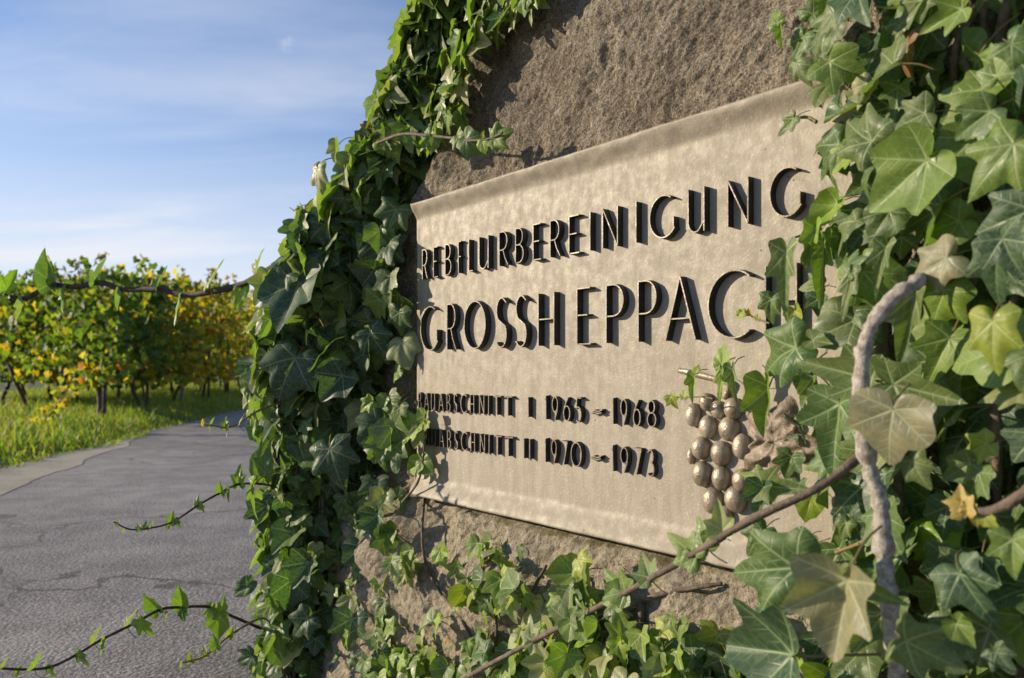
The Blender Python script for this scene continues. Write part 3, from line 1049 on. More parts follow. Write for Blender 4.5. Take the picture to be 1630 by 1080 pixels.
PAL = {
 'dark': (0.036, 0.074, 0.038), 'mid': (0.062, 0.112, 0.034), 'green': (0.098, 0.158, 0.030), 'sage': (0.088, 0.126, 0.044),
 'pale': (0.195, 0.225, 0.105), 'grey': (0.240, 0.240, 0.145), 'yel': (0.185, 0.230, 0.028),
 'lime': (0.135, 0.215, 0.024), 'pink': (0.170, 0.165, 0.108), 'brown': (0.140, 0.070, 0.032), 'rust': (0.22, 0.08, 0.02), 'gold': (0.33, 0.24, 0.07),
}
def pick(weights):
    ks = list(weights)
    k = random.choices(ks, [weights[q] for q in ks])[0]
    c = PAL[k]
    b = random.uniform(0.8, 1.2)
    return (c[0] * b * random.uniform(.92, 1.08), c[1] * b, c[2] * b * random.uniform(.9, 1.1))

def frame(pos, normal, tip, size, widen=1.0):
    n = normal.normalized()
    y = tip - n * tip.dot(n)
    if y.length < 1e-4:
        y = Vector((0, 0, -1)) - n * (-n.z)
    y.normalize()
    x = y.cross(n)
    return Matrix(((x.x * size * widen, y.x * size, n.x * size, pos.x), (x.y * size * widen, y.y * size, n.y * size, pos.y), (x.z * size * widen, y.z * size, n.z * size, pos.z), (0, 0, 0, 1)))

NLEAF = {}
def leaf(parent, pos, normal, tip, size, col, kinds=None, widen=1.0):
    me = random.choice(kinds or ALLK)
    o = bpy.data.objects.new('leaf', me)
    COL.objects.link(o)
    o.parent = parent
    m = frame(pos - parent.location, normal, tip, size, widen)
    o.matrix_local = m
    o.color = (*col, 1)
    NLEAF[parent.name] = NLEAF.get(parent.name, 0) + 1
    return o

class Mass:
    """many small inner leaves of one plant joined into one part"""
    def __init__(self):
        self.v, self.f, self.lp, self.c, self.mi = [], [], [], [], []
    def add(self, pos, normal, tip, size, col):
        vs, lp, fs, nb = random.choice(LOW)
        m = frame(pos, normal, tip, size)
        b = len(self.v)
        self.v += [m @ q for q in vs]
        self.lp += lp; self.c += [(*col, 1)] * len(vs)
        self.f += [tuple(i + b for i in fc) for fc in fs]
        self.mi += [0] * nb + [1] * (len(fs) - nb)
    def build(self, parent):
        o = mesh_obj('inner_leaves', local(self.v, parent), self.f, [M_LEAF, M_PET], parent, True, self.mi)
        a = o.data.attributes.new('lp', 'FLOAT_VECTOR', 'POINT')
        a.data.foreach_set('vector', np.array(self.lp, dtype=np.float32).ravel())
        c = o.data.attributes.new('col', 'FLOAT_COLOR', 'POINT')
        c.data.foreach_set('color', np.array(self.c, dtype=np.float32).ravel())
        o.color = (1, 1, 1, 1)
        o['kind'] = 'stuff'

def jit(v, a):
    return Vector((v.x + random.gauss(0, a), v.y + random.gauss(0, a), v.z + random.gauss(0, a)))

def stem(parent, pts, r0, r1, mat, name='stem', sub=6, sides=7, seed=None):
    v, f = tube(spline(pts, sub), r0, r1, sides, 0.40 if mat is M_PALESTEM else 0.25, seed if seed is not None else random.random() * 50)
    return mesh_obj(name, local(v, parent), f, mat, parent)

# ------------------------------------------------------------------ ivy on the left shoulder: a leafy mass round an axis
AX = [  # pixel x, pixel y, depth, radius (pixels)
 (530, 1190, 1.90, 118), (528, 1080, 1.90, 120), (530, 960, 1.90, 112), (532, 850, 1.90, 108), (528, 740, 1.90, 105), (524, 640, 1.90, 112),
 (528, 540, 1.89, 112), (548, 440, 1.86, 104), (586, 345, 1.82, 94), (640, 255, 1.76, 80), (684, 165, 1.70, 76), (722, 85, 1.65, 76), (768, 5, 1.58, 96), (812, -80, 1.54, 96)]
def axis_at(t):
    k = t * (len(AX) - 1)
    i = min(len(AX) - 2, int(k)); f_ = k - i
    a = [AX[i][q] + (AX[i + 1][q] - AX[i][q]) * f_ for q in range(4)]
    return PZ(a[0], a[1], a[2]), a[3] * a[2] / F
L_LOW = thing('ivy_plant', PZ(530, 1190, 1.9), 'dense small-leaved ivy covering the foot of the boulder beside the road', 'ivy', 'ivy plants on the boulder')
L_MID = thing('ivy_plant', PZ(530, 760, 1.95), 'dark glossy ivy hanging in shade beside the far edge of the plaque', 'ivy', 'ivy plants on the boulder')
L_TOP = thing('ivy_plant', PZ(630, 330, 1.85), 'sunlit ivy climbing the sloping shoulder of the boulder against the sky', 'ivy', 'ivy plants on the boulder')
masses = {L_LOW.name: (L_LOW, Mass()), L_MID.name: (L_MID, Mass()), L_TOP.name: (L_TOP, Mass())}
def which(t):
    if t < 0.36: return L_LOW
    if t < 0.60: return L_MID
    return L_TOP
def tube_point(t, ph, rf):
    c, r = axis_at(t)
    # ph measured in the ground plane: 0 = towards the camera, 90 = left
    rad = Vector((-math.sin(ph), -math.cos(ph), 0))
    wob = 1 + 0.22 * noise.noise(Vector((t * 16, ph * 1.7, 2.0)))
    return c + rad * r * rf * wob, rad
def clear_of_plaque(p, size):
    q = p - O
    s, u, n = q.dot(T), q.z, q.dot(N)
    if u > 0.40 or u < -0.62:
        return True
    # keep the sun's grazing line over the plaque free
    lim = 0.045 + 0.03 * noise.noise(Vector((u * 9, 3, 1)))
    return s + 1.10 * max(n, 0) + size * 0.45 < lim + 0.03
# outer leaves
for k in range(1150):
    t = random.random()
    ph = random.uniform(-75, 150)
    p, rad = tube_point(t, math.radians(ph), random.uniform(0.86, 1.06))
    root = which(t)
    if root is L_LOW:
        size = random.choice([random.uniform(.028, .048), random.uniform(.03, .05), random.uniform(.05, .082)])
        wts = {'mid': 3, 'green': 3, 'lime': 1.5, 'pale': 2.6, 'dark': 2.5, 'brown': .15}
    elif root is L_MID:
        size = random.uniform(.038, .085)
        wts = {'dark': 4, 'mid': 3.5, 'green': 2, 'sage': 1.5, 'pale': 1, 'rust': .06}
    else:
        size = random.uniform(.035, .068)
        wts = {'mid': 2.4, 'green': 3, 'lime': 2, 'pale': 3.4, 'grey': 1, 'dark': 1}
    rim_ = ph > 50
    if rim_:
        wts = {'lime': 3, 'pale': 3, 'green': 2, 'grey': 1.4, 'yel': .6}  # sun side: sunlight put into paler, yellower leaf colours
    if not clear_of_plaque(p, size) or NLEAF.get(root.name, 0) >= (170 if root is L_LOW else 225):
        continue
    nrm = jit(rad * 0.9 + UP * 0.28 + SUN * (0.6 if rim_ else 0.35) + Vector((0, -0.35 if rim_ else 0, 0)), 0.45)
    tip = jit(Vector((0, 0, -1)) + rad * .25, 0.45)
    leaf(root, p, nrm, tip, size, pick(wts))
# filling leaves behind them
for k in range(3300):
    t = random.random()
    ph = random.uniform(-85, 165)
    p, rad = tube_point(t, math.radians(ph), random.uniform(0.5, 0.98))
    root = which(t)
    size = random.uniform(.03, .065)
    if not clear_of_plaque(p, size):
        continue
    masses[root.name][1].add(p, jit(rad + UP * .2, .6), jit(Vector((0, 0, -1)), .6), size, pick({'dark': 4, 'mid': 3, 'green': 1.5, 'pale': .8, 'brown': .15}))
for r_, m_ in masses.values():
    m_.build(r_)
# leaves creeping from the shoulder onto the bare stone
for k in range(90):
    y = random.uniform(-60, 230)
    xe = lerp_tab([(-60, 880), (0, 850), (60, 800), (120, 755), (200, 735), (240, 700)], y)
    x = xe - min(1.5, abs(random.gauss(0, 1))) * 60
    u_ = su(x, y)
    p = PN(x, y, stone_n(*u_) + random.uniform(.02, .05))
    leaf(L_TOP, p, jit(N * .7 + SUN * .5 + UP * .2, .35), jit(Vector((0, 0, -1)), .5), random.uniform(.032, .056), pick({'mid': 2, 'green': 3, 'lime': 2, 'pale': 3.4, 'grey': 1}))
for k in range(75):
    y = random.uniform(310, 980)
    if y > 800 and random.random() < .5:
        continue
    x = random.uniform(575, 652 if y < 420 else 638)
    n_ = random.uniform(.008, .05)
    hgt = random.uniform(.035, .072)
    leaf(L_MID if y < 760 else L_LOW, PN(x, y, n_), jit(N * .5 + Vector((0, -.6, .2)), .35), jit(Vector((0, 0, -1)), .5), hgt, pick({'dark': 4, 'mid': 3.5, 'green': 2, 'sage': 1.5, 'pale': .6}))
for k in range(95):
    y = random.uniform(790, 1130)
    x = random.uniform(545, 640 + 20 * math.sin(y * .03))
    leaf(L_LOW, PN(x, y, random.uniform(.015, .075)), jit(N * .5 + Vector((0, -.6, .25)) + SUN * .2, .4), jit(Vector((0, 0, -1)), .5), random.uniform(.028, .060), pick({'dark': 3, 'mid': 3.5, 'green': 2.4, 'sage': 1.5, 'pale': 1.2, 'lime': .8}))
# woody stems inside
for k in range(9):
    for root, t0, t1 in ((L_LOW, 0.0, .38), (L_MID, .33, .62), (L_TOP, .57, 1.0)):
        if root is L_TOP and k > 5: continue
        pts = []
        ph = math.radians(random.uniform(-40, 60)); rf = random.uniform(.45, .85)
        for q in range(8):
            t = t0 + (t1 - t0) * q / 7
            p, _ = tube_point(t, ph + random.uniform(-.12, .12), rf + random.uniform(-.05, .05))
            pts.append(p)
        stem(root, pts, random.uniform(.004, .009), random.uniform(.003, .005), M_STEM, sub=4, sides=6)

def hero(root, bx, by, tx, ty, n, col, kinds=None, tilt=0.0, lean=None, widen=1.0, zb=None, dn=0.0, scale=1.0):
    """leaf with its stalk joint at one place and its tip at another, n metres off the plaque's plane"""
    if zb is None:
        b = PN(bx, by, n); t = PN(tx, ty, n + dn)
    else:
        b = PZ(bx, by, zb); t = PZ(tx, ty, zb - dn)
    d = t - b
    nr = (lean if lean is not None else (CAM - b).normalized() * 0.55 + SUN * 0.35 + N * 0.3)
    nr = jit(nr, 0.10) + d.normalized() * tilt
    c = PAL[col] if isinstance(col, str) else col
    bb = random.uniform(.9, 1.12)
    leaf(root, b, nr, d, d.length * scale, tuple(x * bb for x in c), kinds or KINDS[0], widen)
TOCAM = Vector((0, -1, 0.05))
# marked leaves on the left mass (shade side)
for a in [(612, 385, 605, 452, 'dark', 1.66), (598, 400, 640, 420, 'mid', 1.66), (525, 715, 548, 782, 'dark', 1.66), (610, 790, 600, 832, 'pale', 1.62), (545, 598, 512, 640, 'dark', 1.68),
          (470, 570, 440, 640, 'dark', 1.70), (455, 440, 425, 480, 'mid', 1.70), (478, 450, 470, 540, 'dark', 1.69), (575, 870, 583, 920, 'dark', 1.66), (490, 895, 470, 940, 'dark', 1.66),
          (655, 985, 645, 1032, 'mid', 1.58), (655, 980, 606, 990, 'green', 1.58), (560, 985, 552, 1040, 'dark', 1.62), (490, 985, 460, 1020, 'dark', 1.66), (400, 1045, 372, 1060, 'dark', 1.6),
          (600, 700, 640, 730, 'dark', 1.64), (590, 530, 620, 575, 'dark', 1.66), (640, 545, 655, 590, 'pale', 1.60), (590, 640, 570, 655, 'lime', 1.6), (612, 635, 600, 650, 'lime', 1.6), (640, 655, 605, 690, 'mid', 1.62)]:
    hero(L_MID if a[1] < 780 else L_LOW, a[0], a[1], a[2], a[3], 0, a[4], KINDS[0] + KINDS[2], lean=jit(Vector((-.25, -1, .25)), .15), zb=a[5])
# leaves along the silhouette, their sunlit look put into pale colours
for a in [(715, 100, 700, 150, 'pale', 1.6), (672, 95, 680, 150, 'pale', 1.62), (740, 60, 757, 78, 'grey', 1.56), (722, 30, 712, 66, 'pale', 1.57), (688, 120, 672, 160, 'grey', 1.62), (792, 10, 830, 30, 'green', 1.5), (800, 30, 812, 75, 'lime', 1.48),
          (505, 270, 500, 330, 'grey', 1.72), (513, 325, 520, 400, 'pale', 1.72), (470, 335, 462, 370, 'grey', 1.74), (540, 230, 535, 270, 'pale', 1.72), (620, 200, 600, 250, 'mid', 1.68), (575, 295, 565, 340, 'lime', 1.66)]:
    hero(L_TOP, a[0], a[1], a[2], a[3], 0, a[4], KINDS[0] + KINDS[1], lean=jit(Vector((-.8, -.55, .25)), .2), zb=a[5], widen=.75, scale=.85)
hero(L_MID, 462, 560, 458, 600, 0, 'rust', KINDS[0], zb=1.72, lean=TOCAM)
hero(L_MID, 470, 590, 475, 625, 0, 'brown', KINDS[0], zb=1.72, lean=TOCAM)

# ------------------------------------------------------------------ ivy low on the stone below the plaque
B_IVY = thing('ivy_plant', PN(860, 1150, 0.03), 'sparse light-green ivy creeping up the bare stone below the plaque', 'ivy', 'ivy plants on the boulder')
bm_ = Mass()
CLU = [(770, 880, 55), (800, 930, 60), (740, 1000, 60), (905, 950, 50), (880, 1010, 70), (960, 1020, 55), (660, 1060, 60), (1040, 1040, 60), (1110, 1060, 60), (820, 1060, 90), (930, 1070, 80), (1000, 1075, 60), (700, 1075, 60), (600, 1050, 60), (640, 900, 26)]
def on_stone(x, y, extra):
    s, u = su(x, y, 0.0)
    n = stone_n(s, u)
    for _ in range(2):
        s, u = su(x, y, n); n = stone_n(s, u)
    return PN(x, y, n + extra)
tries = 0
while NLEAF.get(B_IVY.name, 0) < 185 and tries < 4000:
    tries += 1
    c = random.choice(CLU)
    x = random.gauss(c[0], c[2] * .6); y = random.gauss(c[1], c[2] * .5)
    if y < 845 + (x > 860) * 30 or x > 1190:
        continue
    p = on_stone(x, y, random.uniform(.012, .055))
    size = random.uniform(.022, .040) if random.random() < .7 else random.uniform(.038, .052)
    leaf(B_IVY, p, jit(N * .8 + UP * .35 + SUN * .2, .42), jit(Vector((0, 0, -1)), .6), size, pick({'green': 3, 'lime': 2.4, 'pale': 2.6, 'mid': 2, 'yel': .8, 'brown': .3}))
for k in range(240):
    x = random.uniform(560, 1200); y = 1035 + abs(random.gauss(0, 1)) * 110
    p = on_stone(x, min(y, 1300), random.uniform(.0, .03))
    bm_.add(p, jit(N + UP * .2, .5), jit(Vector((0, 0, -1)), .6), random.uniform(.025, .045), pick({'dark': 2, 'mid': 3, 'green': 2, 'pale': 1}))
bm_.build(B_IVY)
for pl, r0 in (([(676, 776), (672, 858), (680, 902), (698, 939), (735, 987), (760, 1040)], .0032), ([(900, 1080), (905, 1000), (915, 960), (930, 915)], .003), ([(870, 900), (840, 960), (830, 1040)], .003),
               ([(990, 980), (1040, 950), (1110, 935), (1150, 930)], .004), ([(1015, 1080), (1018, 1010), (1022, 955)], .007), ([(780, 1080), (790, 990), (765, 900)], .003), ([(960, 1080), (950, 1000), (985, 940)], .003)):
    stem(B_IVY, [on_stone(x, y, .006) for x, y in pl], r0, r0 * .7, M_STEM, sub=6, sides=6)

# ------------------------------------------------------------------ ivy on the near side of the plaque
R_TOP = thing('ivy_plant', PN(1480, 520, 0.02), 'large-leaved pale-veined ivy hanging over the near upper corner of the plaque', 'ivy', 'ivy plants on the boulder')
R_LOW = thing('ivy_plant', PN(1480, 1180, 0.02), 'large broad-leaved ivy beside and below the grape cluster of the plaque', 'ivy', 'ivy plants on the boulder')
LEFT = [(-200, 1215), (0, 1235), (90, 1262), (140, 1300), (240, 1288), (330, 1288), (400, 1288), (430, 1282), (500, 1275), (540, 1240), (580, 1225), (640, 1225), (700, 1240), (760, 1240), (850, 1260), (900, 1190), (960, 1190), (1010, 1170), (1080, 1150), (1300, 1130)]
mt, ml = Mass(), Mass()
for layer, (n0, n1, cnt, s0, s1) in enumerate(((.004, .03, 260, .035, .06), (.03, .08, 235, .032, .062), (.08, .135, 120, .032, .060))):
    done = []
    for k in range(cnt * 8):
        if len(done) >= cnt:
            break
        y = random.uniform(-170, 1280); xl = lerp_tab(LEFT, y)
        x = random.uniform(xl + 18, 1960)
        if layer and any(abs(x - a) < 27 and abs(y - b) < 27 for a, b in done):
            continue
        done.append((x, y))
        edge = x - xl
        size = random.uniform(s0, s1) * (0.62 + 0.38 * sm(10, 130, edge))
        nn = random.uniform(n0, n1) * (0.45 + 0.55 * sm(0, 120, edge))
        p = PN(x, y, nn)
        nrm = jit(N * .75 + SUN * .35 + UP * .15, .38)
        tip = jit(Vector((0, 0, -1)) - T * .35, .6)
        root, ms = (R_TOP, mt) if y < 520 else (R_LOW, ml)
        if layer == 0:
            ms.add(p, nrm, tip, size, pick({'dark': 4, 'mid': 3, 'green': 1, 'brown': .2}))  # back layer coloured darker, painting shade into the gaps between leaves
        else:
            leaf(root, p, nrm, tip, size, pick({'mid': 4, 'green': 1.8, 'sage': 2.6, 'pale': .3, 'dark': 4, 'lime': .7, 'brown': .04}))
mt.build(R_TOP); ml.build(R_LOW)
z6 = lambda x, y: (1150 + x / 2.7, y / 2.7)
z7 = lambda x, y: (1000 + x / 2.587, 380 + y / 2.587)
z8 = lambda x, y: (900 + x / 2.233, 680 + y / 2.233)
K0, K1, K2, K3 = KINDS[0], KINDS[1], KINDS[2], KINDS[3]
K02 = K0 + K0 + K2
HER = [
 (z6, 480, 60, 335, 270, .11, 'sage', K02), (z6, 460, 265, 655, 365, .10, 'green', K02), (z6, 318, 272, 370, 395, .07, 'sage', K0), (z6, 870, 490, 680, 570, .13, 'sage', K02),
 (z6, 1150, 480, 940, 630, .15, 'mid', K0), (z6, 880, 690, 580, 945, .14, 'green', K02), (z6, 1030, 40, 780, 160, .14, 'green', K1), (z6, 860, 0, 675, 180, .12, 'sage', K1),
 (z6, 500, 620, 310, 790, .08, 'mid', K02), (z6, 1250, 620, 1000, 900, .17, 'green', K02), (z6, 1330, 900, 1010, 1040, .16, 'dark', K0), (z6, 620, 360, 540, 490, .09, 'grey', K3),
 (z6, 1020, 950, 800, 1020, .12, 'green', K3), (z6, 305, 510, 205, 605, .05, 'sage', K1), (z6, 490, 880, 365, 1010, .07, 'lime', K3), (z6, 640, 610, 420, 480, .11, 'sage', K0),
 (z6, 1180, 330, 1130, 140, .15, 'green', K1), (z6, 1240, 190, 1400, 300, .16, 'mid', K0), (z6, 420, 420, 440, 480, .05, 'dark', K3), (z6, 240, 100, 190, 40, .04, 'green', K3), (z6, 250, 130, 240, 240, .05, 'lime', K1, .5),
 (z7, 650, 60, 640, 390, .10, 'sage', K1, .5), (z7, 920, 150, 870, 390, .11, 'sage', K1, .5), (z7, 1060, 40, 1000, 290, .12, 'sage', K1, .5), (z7, 1310, 80, 1085, 205, .16, 'pink', K02),
 (z7, 770, -40, 735, 180, .08, 'lime', K1, .5), (z7, 805, 20, 790, 330, .07, 'green', K1, .5), (z7, 690, 450, 445, 575, .09, 'mid', K02), (z7, 1000, 580, 655, 490, .13, 'sage', K1),
 (z7, 1090, 600, 1470, 700, .14, 'sage', K1), (z7, 1500, 340, 1500, 625, .19, 'yel', K02), (z7, 870, 680, 850, 1035, .12, 'mid', K1), (z7, 580, 610, 590, 880, .06, 'green', K02, .5),
 (z7, 385, 545, 370, 715, .05, 'lime', K1, .5), (z7, 388, 520, 385, 410, .05, 'lime', K3), (z7, 272, 570, 278, 700, .05, 'lime', K1, .5), (z7, 1180, 230, 1100, 620, .12, 'sage', K1, .5),
 (z7, 430, 540, 450, 700, .06, 'sage', K1, .5), (z7, 760, 570, 775, 800, .09, 'sage', K1, .5), (z7, 1520, 60, 1450, 330, .17, 'dark', K0), (z7, 1540, 0, 1640, 200, .18, 'dark', K0), (z7, 760, 420, 860, 440, .09, 'sage', K3),
 (z7, 590, 250, 560, 380, .06, 'mid', K0), (z7, 690, 300, 720, 390, .05, 'yel', K3),
 (z8, 700, 205, 575, 150, .12, 'green', K0), (z8, 705, 210, 900, 225, .12, 'sage', K1), (z8, 705, 215, 690, 350, .12, 'dark', K02),
 (z8, 1000, 545, 960, 900, .30, 'pink', K0), (z8, 1010, 555, 1250, 650, .29, 'sage', K1), (z8, 820, 500, 510, 525, .24, 'mid', K0), (z8, 810, 810, 500, 770, .24, 'dark', K02),
 (z8, 1210, 760, 1480, 900, .27, 'sage', K0), (z8, 1400, 520, 1545, 745, .22, 'dark', K0), (z8, 1230, 120, 1310, 255, .18, 'sage', K02), (z8, 1500, 60, 1370, 110, .16, 'yel', K02), (z8, 1440, 130, 1330, 200, .16, 'sage', K02),
 (z8, 1420, 300, 1380, 180, .20, 'gold', K0), (z8, 1400, 280, 1320, 260, .20, 'gold', K1), (z8, 1440, 290, 1470, 370, .20, 'gold', K1), (z8, 1490, 320, 1560, 370, .20, 'yel', K3),
 (z8, 860, 400, 830, 500, .15, 'sage', K02), (z8, 700, 370, 640, 480, .14, 'mid', K0), (z8, 1000, 340, 960, 420, .10, 'sage', K0), (z8, 1590, 400, 1600, 570, .22, 'green', K02),
 (z8, 1390, 700, 1470, 800, .2, 'green', K3), (z8, 830, 830, 800, 900, .16, 'lime', K1), (z8, 1530, 800, 1620, 900, .2, 'dark', K02), (z8, 750, 620, 690, 700, .14, 'sage', K02),
]
for zf, a, b, c, d, n, col, kk, *wd in HER:
    x0, y0 = zf(a, b); x1, y1 = zf(c, d)
    hero(R_TOP if y0 < 520 else R_LOW, x0, y0, x1, y1, n, col, kk, widen=wd[0] if wd else random.uniform(.78, .98), scale=.84)
# broad pinkish leaf in front of the woody stem
hero(R_LOW, 1421, 652, 1405, 740, .22, 'pink', K2, widen=1.25)
for k in range(12):
    y0 = random.uniform(-100, 600); x0 = random.uniform(1430, 1660)
    root = R_TOP if k < 6 else R_LOW
    y0 = random.uniform(-150, 150) if k < 6 else random.uniform(500, 700)
    stem(root, [PN(x0 + random.uniform(-40, 40), y0 + q * 110, random.uniform(.02, .07)) for q in range(6)], random.uniform(.003, .007), .003, M_STEM, sub=5)
# red-brown leaf stalks in the gaps
for pl in ([(1385, 575), (1405, 590), (1421, 652)], [(1300, 195), (1285, 187), (1265, 188)], [(1330, 880), (1370, 865), (1390, 850)]):
    stem(R_TOP if pl[0][1] < 520 else R_LOW, [PN(x, y, .10) if x > 1310 else PN(x, y, .04) for x, y in pl], .0022, .0018, M_PET, 'leaf_stalk')

# ------------------------------------------------------------------ single shoots
def shoot(label, path, r0, r1, mat, leaves, zs=None, ns=None, group='loose ivy shoots'):
    P = [PZ(x, y, z) for (x, y), z in zip(path, zs)] if zs else [PN(x, y, n) for (x, y), n in zip(path, ns)]
    root = thing('ivy_shoot', P[-1] if zs else P[0], label, 'ivy shoot', group)
    stem(root, P, r0, r1, mat, sub=7)
    for (bx, by, tx, ty, col, kk, lean) in leaves:
        # depth: nearest path point in the picture column
        if zs:
            q = min(range(len(path)), key=lambda i: abs(path[i][0] - bx))
            hero(root, bx, by, tx, ty, 0, col, kk, lean=lean, zb=zs[q], widen=random.uniform(.5, .8))
        else:
            q = min(range(len(path)), key=lambda i: abs(path[i][0] - bx) + abs(path[i][1] - by))
            hero(root, bx, by, tx, ty, ns[q], col, kk, lean=lean)
    return root
EL = Vector((-.9, -.35, .3))
p1 = [(-60, 455), (0, 468), (22, 474), (45, 474), (78, 455), (122, 457), (160, 450), (196, 461), (252, 461), (296, 470), (345, 463), (389, 452), (450, 418), (500, 400)]
shoot('long dark arching ivy shoot reaching across the sky above the vineyard', p1, .006, .009, M_DARKSTEM, [
    (84, 450, 68, 396, 'green', K3, TOCAM), (72, 447, 70, 405, 'lime', K3, TOCAM), (10, 462, 30, 428, 'lime', K0, TOCAM), (153, 450, 144, 410, 'mid', K1, EL), (166, 445, 160, 432, 'lime', K3, TOCAM), (252, 457, 235, 420, 'mid', K1, EL), (245, 455, 254, 438, 'green', K0, TOCAM),
    (333, 452, 311, 402, 'pale', K1, EL), (410, 432, 391, 394, 'grey', K1, EL), (38, 482, 62, 510, 'pale', K1, EL), (104, 463, 125, 497, 'mid', K1, EL), (193, 468, 206, 492, 'green', K3, EL), (286, 478, 301, 521, 'green', K1, EL),
    (385, 462, 374, 496, 'lime', K3, TOCAM)], zs=[2.22, 2.2, 2.19, 2.18, 2.16, 2.14, 2.12, 2.1, 2.07, 2.04, 2.0, 1.97, 1.92, 1.9])
p2 = [(181, 831), (207, 843), (239, 841), (275, 831), (315, 805), (350, 785), (382, 771), (430, 773), (490, 790)]
shoot('thin ivy shoot with small green leaves hovering over the road surface', p2, .0014, .003, M_DARKSTEM, [
    (186, 836, 190, 828, 'lime', K3, TOCAM), (198, 842, 203, 850, 'pale', K3, EL), (222, 843, 218, 832, 'green', K0, TOCAM), (232, 841, 230, 828, 'mid', K0, TOCAM), (240, 841, 238, 829, 'pale', K1, EL), (272, 832, 274, 812, 'lime', K0, TOCAM), (280, 828, 286, 842, 'mid', K0, TOCAM), (268, 834, 266, 845, 'lime', K3, TOCAM),
    (312, 806, 315, 788, 'lime', K0, TOCAM), (318, 803, 326, 818, 'lime', K0, TOCAM), (352, 783, 350, 764, 'lime', K0, TOCAM), (366, 778, 370, 800, 'green', K1, EL), (380, 770, 378, 740, 'lime', K0, TOCAM), (405, 772, 404, 830, 'green', K1, EL), (355, 785, 356, 796, 'lime', K0, TOCAM),
    (418, 750, 412, 695, 'green', K3, TOCAM), (415, 745, 425, 700, 'green', K2, TOCAM)], zs=[1.45, 1.47, 1.5, 1.53, 1.58, 1.64, 1.68, 1.74, 1.92])
p3 = [(-50, 1058), (0, 1064), (40, 1066), (80, 1062), (119, 1044), (159, 1020), (207, 996), (255, 971), (287, 967), (335, 967), (378, 985), (450, 1015)]
shoot('long drooping dark ivy shoot low over the road, few green leaves', p3, .0018, .0036, M_DARKSTEM, [
    (5, 1062, 4, 1045, 'pale', K1, EL), (28, 1066, 24, 1082, 'lime', K0, TOCAM), (55, 1063, 54, 1032, 'lime', K1, EL), (76, 1063, 92, 1080, 'lime', K1, TOCAM), (125, 1042, 143, 1062, 'green', K1, TOCAM), (150, 1022, 134, 1002, 'pale', K1, EL), (168, 1018, 182, 1040, 'lime', K1, EL),
    (203, 996, 187, 966, 'pale', K1, EL), (222, 990, 245, 1016, 'lime', K0, TOCAM), (250, 970, 228, 946, 'lime', K3, TOCAM), (290, 962, 284, 932, 'lime', K3, TOCAM), (290, 970, 292, 992, 'dark', K2, TOCAM), (266, 975, 272, 988, 'pale', K1, EL), (338, 968, 330, 1000, 'lime', K0, TOCAM), (352, 975, 356, 950, 'lime', K2, TOCAM), (350, 980, 346, 1020, 'lime', K2, TOCAM),
    (395, 930, 365, 955, 'dark', K3, TOCAM)], zs=[1.25, 1.27, 1.3, 1.33, 1.37, 1.42, 1.48, 1.54, 1.6, 1.66, 1.74, 1.92])
p4 = [(287, 1056), (305, 1052), (327, 1044), (366, 1012), (406, 988), (440, 980)]
shoot('short yellow-green ivy shoot curling from the foot of the ivy', p4, .0016, .0028, M_PET, [
    (290, 1056, 292, 1070, 'pale', K1, EL), (305, 1052, 300, 1038, 'yel', K3, TOCAM), (318, 1048, 316, 1056, 'brown', K3, EL), (328, 1043, 322, 1028, 'yel', K0, TOCAM), (345, 1030, 338, 1010, 'lime', K2, TOCAM), (366, 1012, 372, 996, 'yel', K3, TOCAM)], zs=[1.5, 1.52, 1.56, 1.63, 1.72, 1.9])
p5 = [(322, 676), (340, 678), (358, 681), (378, 676), (398, 662), (420, 650), (455, 640)]
shoot('small pale ivy shoot with tiny upright leaves beside the road edge', p5, .0013, .0026, M_PET, [
    (325, 676, 323, 666, 'gold', K3, TOCAM), (336, 677, 337, 690, 'pale', K1, EL), (337, 677, 338, 664, 'yel', K3, EL), (358, 680, 356, 662, 'lime', K0, TOCAM), (364, 680, 368, 698, 'pale', K1, EL), (381, 675, 377, 655, 'pale', K1, EL), (398, 664, 393, 648, 'pale', K1, EL), (400, 662, 398, 678, 'pale', K1, EL)], zs=[1.5, 1.52, 1.54, 1.57, 1.6, 1.65, 1.75])
p6 = [(600, 228), (640, 214), (680, 216), (720, 220), (745, 224), (775, 222), (800, 212)]
shoot('ivy shoot with three green leaves crossing the bare stone above the plaque', p6, .0036, .0018, M_STEM, [
    (690, 222, 685, 246, 'green', K3, TOCAM), (728, 218, 738, 238, 'green', K0, None), (742, 222, 758, 240, 'mid', K2, None), (768, 226, 770, 245, 'lime', K3, None), (770, 218, 772, 208, 'yel', K3, None), (788, 222, 812, 206, 'green', K0, None), (786, 222, 800, 232, 'green', K0, None)],
    ns=[.05, .05, .045, .045, .045, .045, .05])
p7 = [(640, 800), (664, 770), (672, 740), (676, 700), (676, 668), (680, 652)]
shoot('small ivy sprig with light leaves over the plaque lettering at its far edge', p7, .0026, .0014, M_STEM, [
    (664, 678, 652, 708, 'lime', K0, None), (668, 690, 658, 716, 'pale', K0, None), (676, 664, 668, 650, 'lime', K3, None), (680, 672, 676, 690, 'yel', K1, None), (672, 745, 662, 730, 'green', K3, None), (672, 735, 685, 756, 'green', K3, None), (668, 738, 655, 750, 'lime', K3, None)],
    ns=[.03, .03, .03, .03, .03, .03])
p8 = [(700, 1105), (750, 1075), (850, 1020), (960, 962), (1012, 935), (1101, 884), (1195, 828), (1310, 772), (1400, 700)]
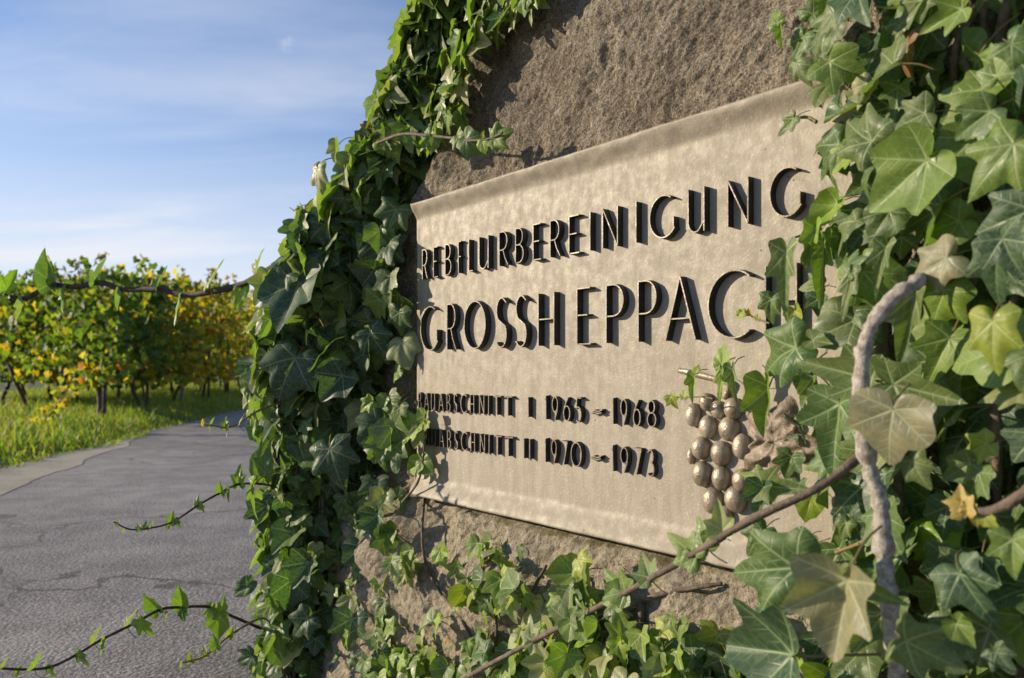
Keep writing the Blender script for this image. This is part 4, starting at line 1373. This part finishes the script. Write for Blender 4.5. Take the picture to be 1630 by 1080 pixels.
shoot('dark bare ivy runner slanting across below the plaque, few curled leaves', p8, .0032, .0045, M_STEM, [
    (1107, 886, 1058, 846, 'green', K1, None), (1100, 880, 1110, 912, 'green', K2, None), (1125, 870, 1098, 816, 'green', K1, None), (1128, 852, 1122, 868, 'green', K3, None), (1150, 845, 1142, 790, 'pale', K1, None), (995, 942, 952, 905, 'green', K1, None), (990, 945, 965, 960, 'green', K2, None), (1035, 920, 1008, 872, 'sage', K1, None),
    (905, 990, 895, 925, 'sage', K1, None), (910, 990, 935, 1020, 'green', K2, None), (845, 1020, 835, 975, 'sage', K1, None), (850, 1022, 870, 1050, 'pale', K1, None), (930, 975, 912, 950, 'green', K1, None)],
    ns=[.20, .20, .21, .22, .22, .22, .22, .2, .15])
p9 = [(1470, 440), (1460, 450), (1417, 480), (1386, 523), (1373, 573), (1371, 647), (1378, 710), (1388, 761), (1401, 796), (1406, 868), (1413, 940), (1425, 1040), (1440, 1180)]
shoot('thick pale grey woody ivy stem bending down past the grape cluster', p9, .0062, .0085, M_PALESTEM, [], ns=[.13, .17, .19, .20, .205, .205, .20, .19, .185, .18, .18, .17, .14])
p10 = [(1680, 760), (1630, 785), (1600, 805), (1570, 815), (1545, 812)]
shoot('bare grey ivy twig ending in yellowing young leaves', p10, .0055, .003, M_STEM, [], ns=[.2, .2, .2, .2, .2])
p11 = [(1225, 515), (1205, 508), (1190, 500), (1180, 496)]
shoot('tiny yellow ivy sprig hanging in front of the letter C', p11, .0012, .0008, M_PET, [
    (1184, 498, 1172, 506, 'yel', K0, None), (1194, 500, 1192, 490, 'gold', K3, None), (1206, 508, 1208, 498, 'yel', K3, None), (1176, 498, 1168, 494, 'yel', K3, None)], ns=[.04, .04, .04, .045])
p12 = [(1135, 635), (1115, 632), (1085, 633), (1070, 632)]
shoot('tiny pale ivy sprig in front of the grape berries', p12, .0012, .0008, M_PET, [
    (1068, 632, 1076, 652, 'yel', K0, None), (1088, 632, 1089, 618, 'yel', K3, None), (1108, 592, 1110, 580, 'yel', K3, None)], ns=[.045, .045, .045, .045])
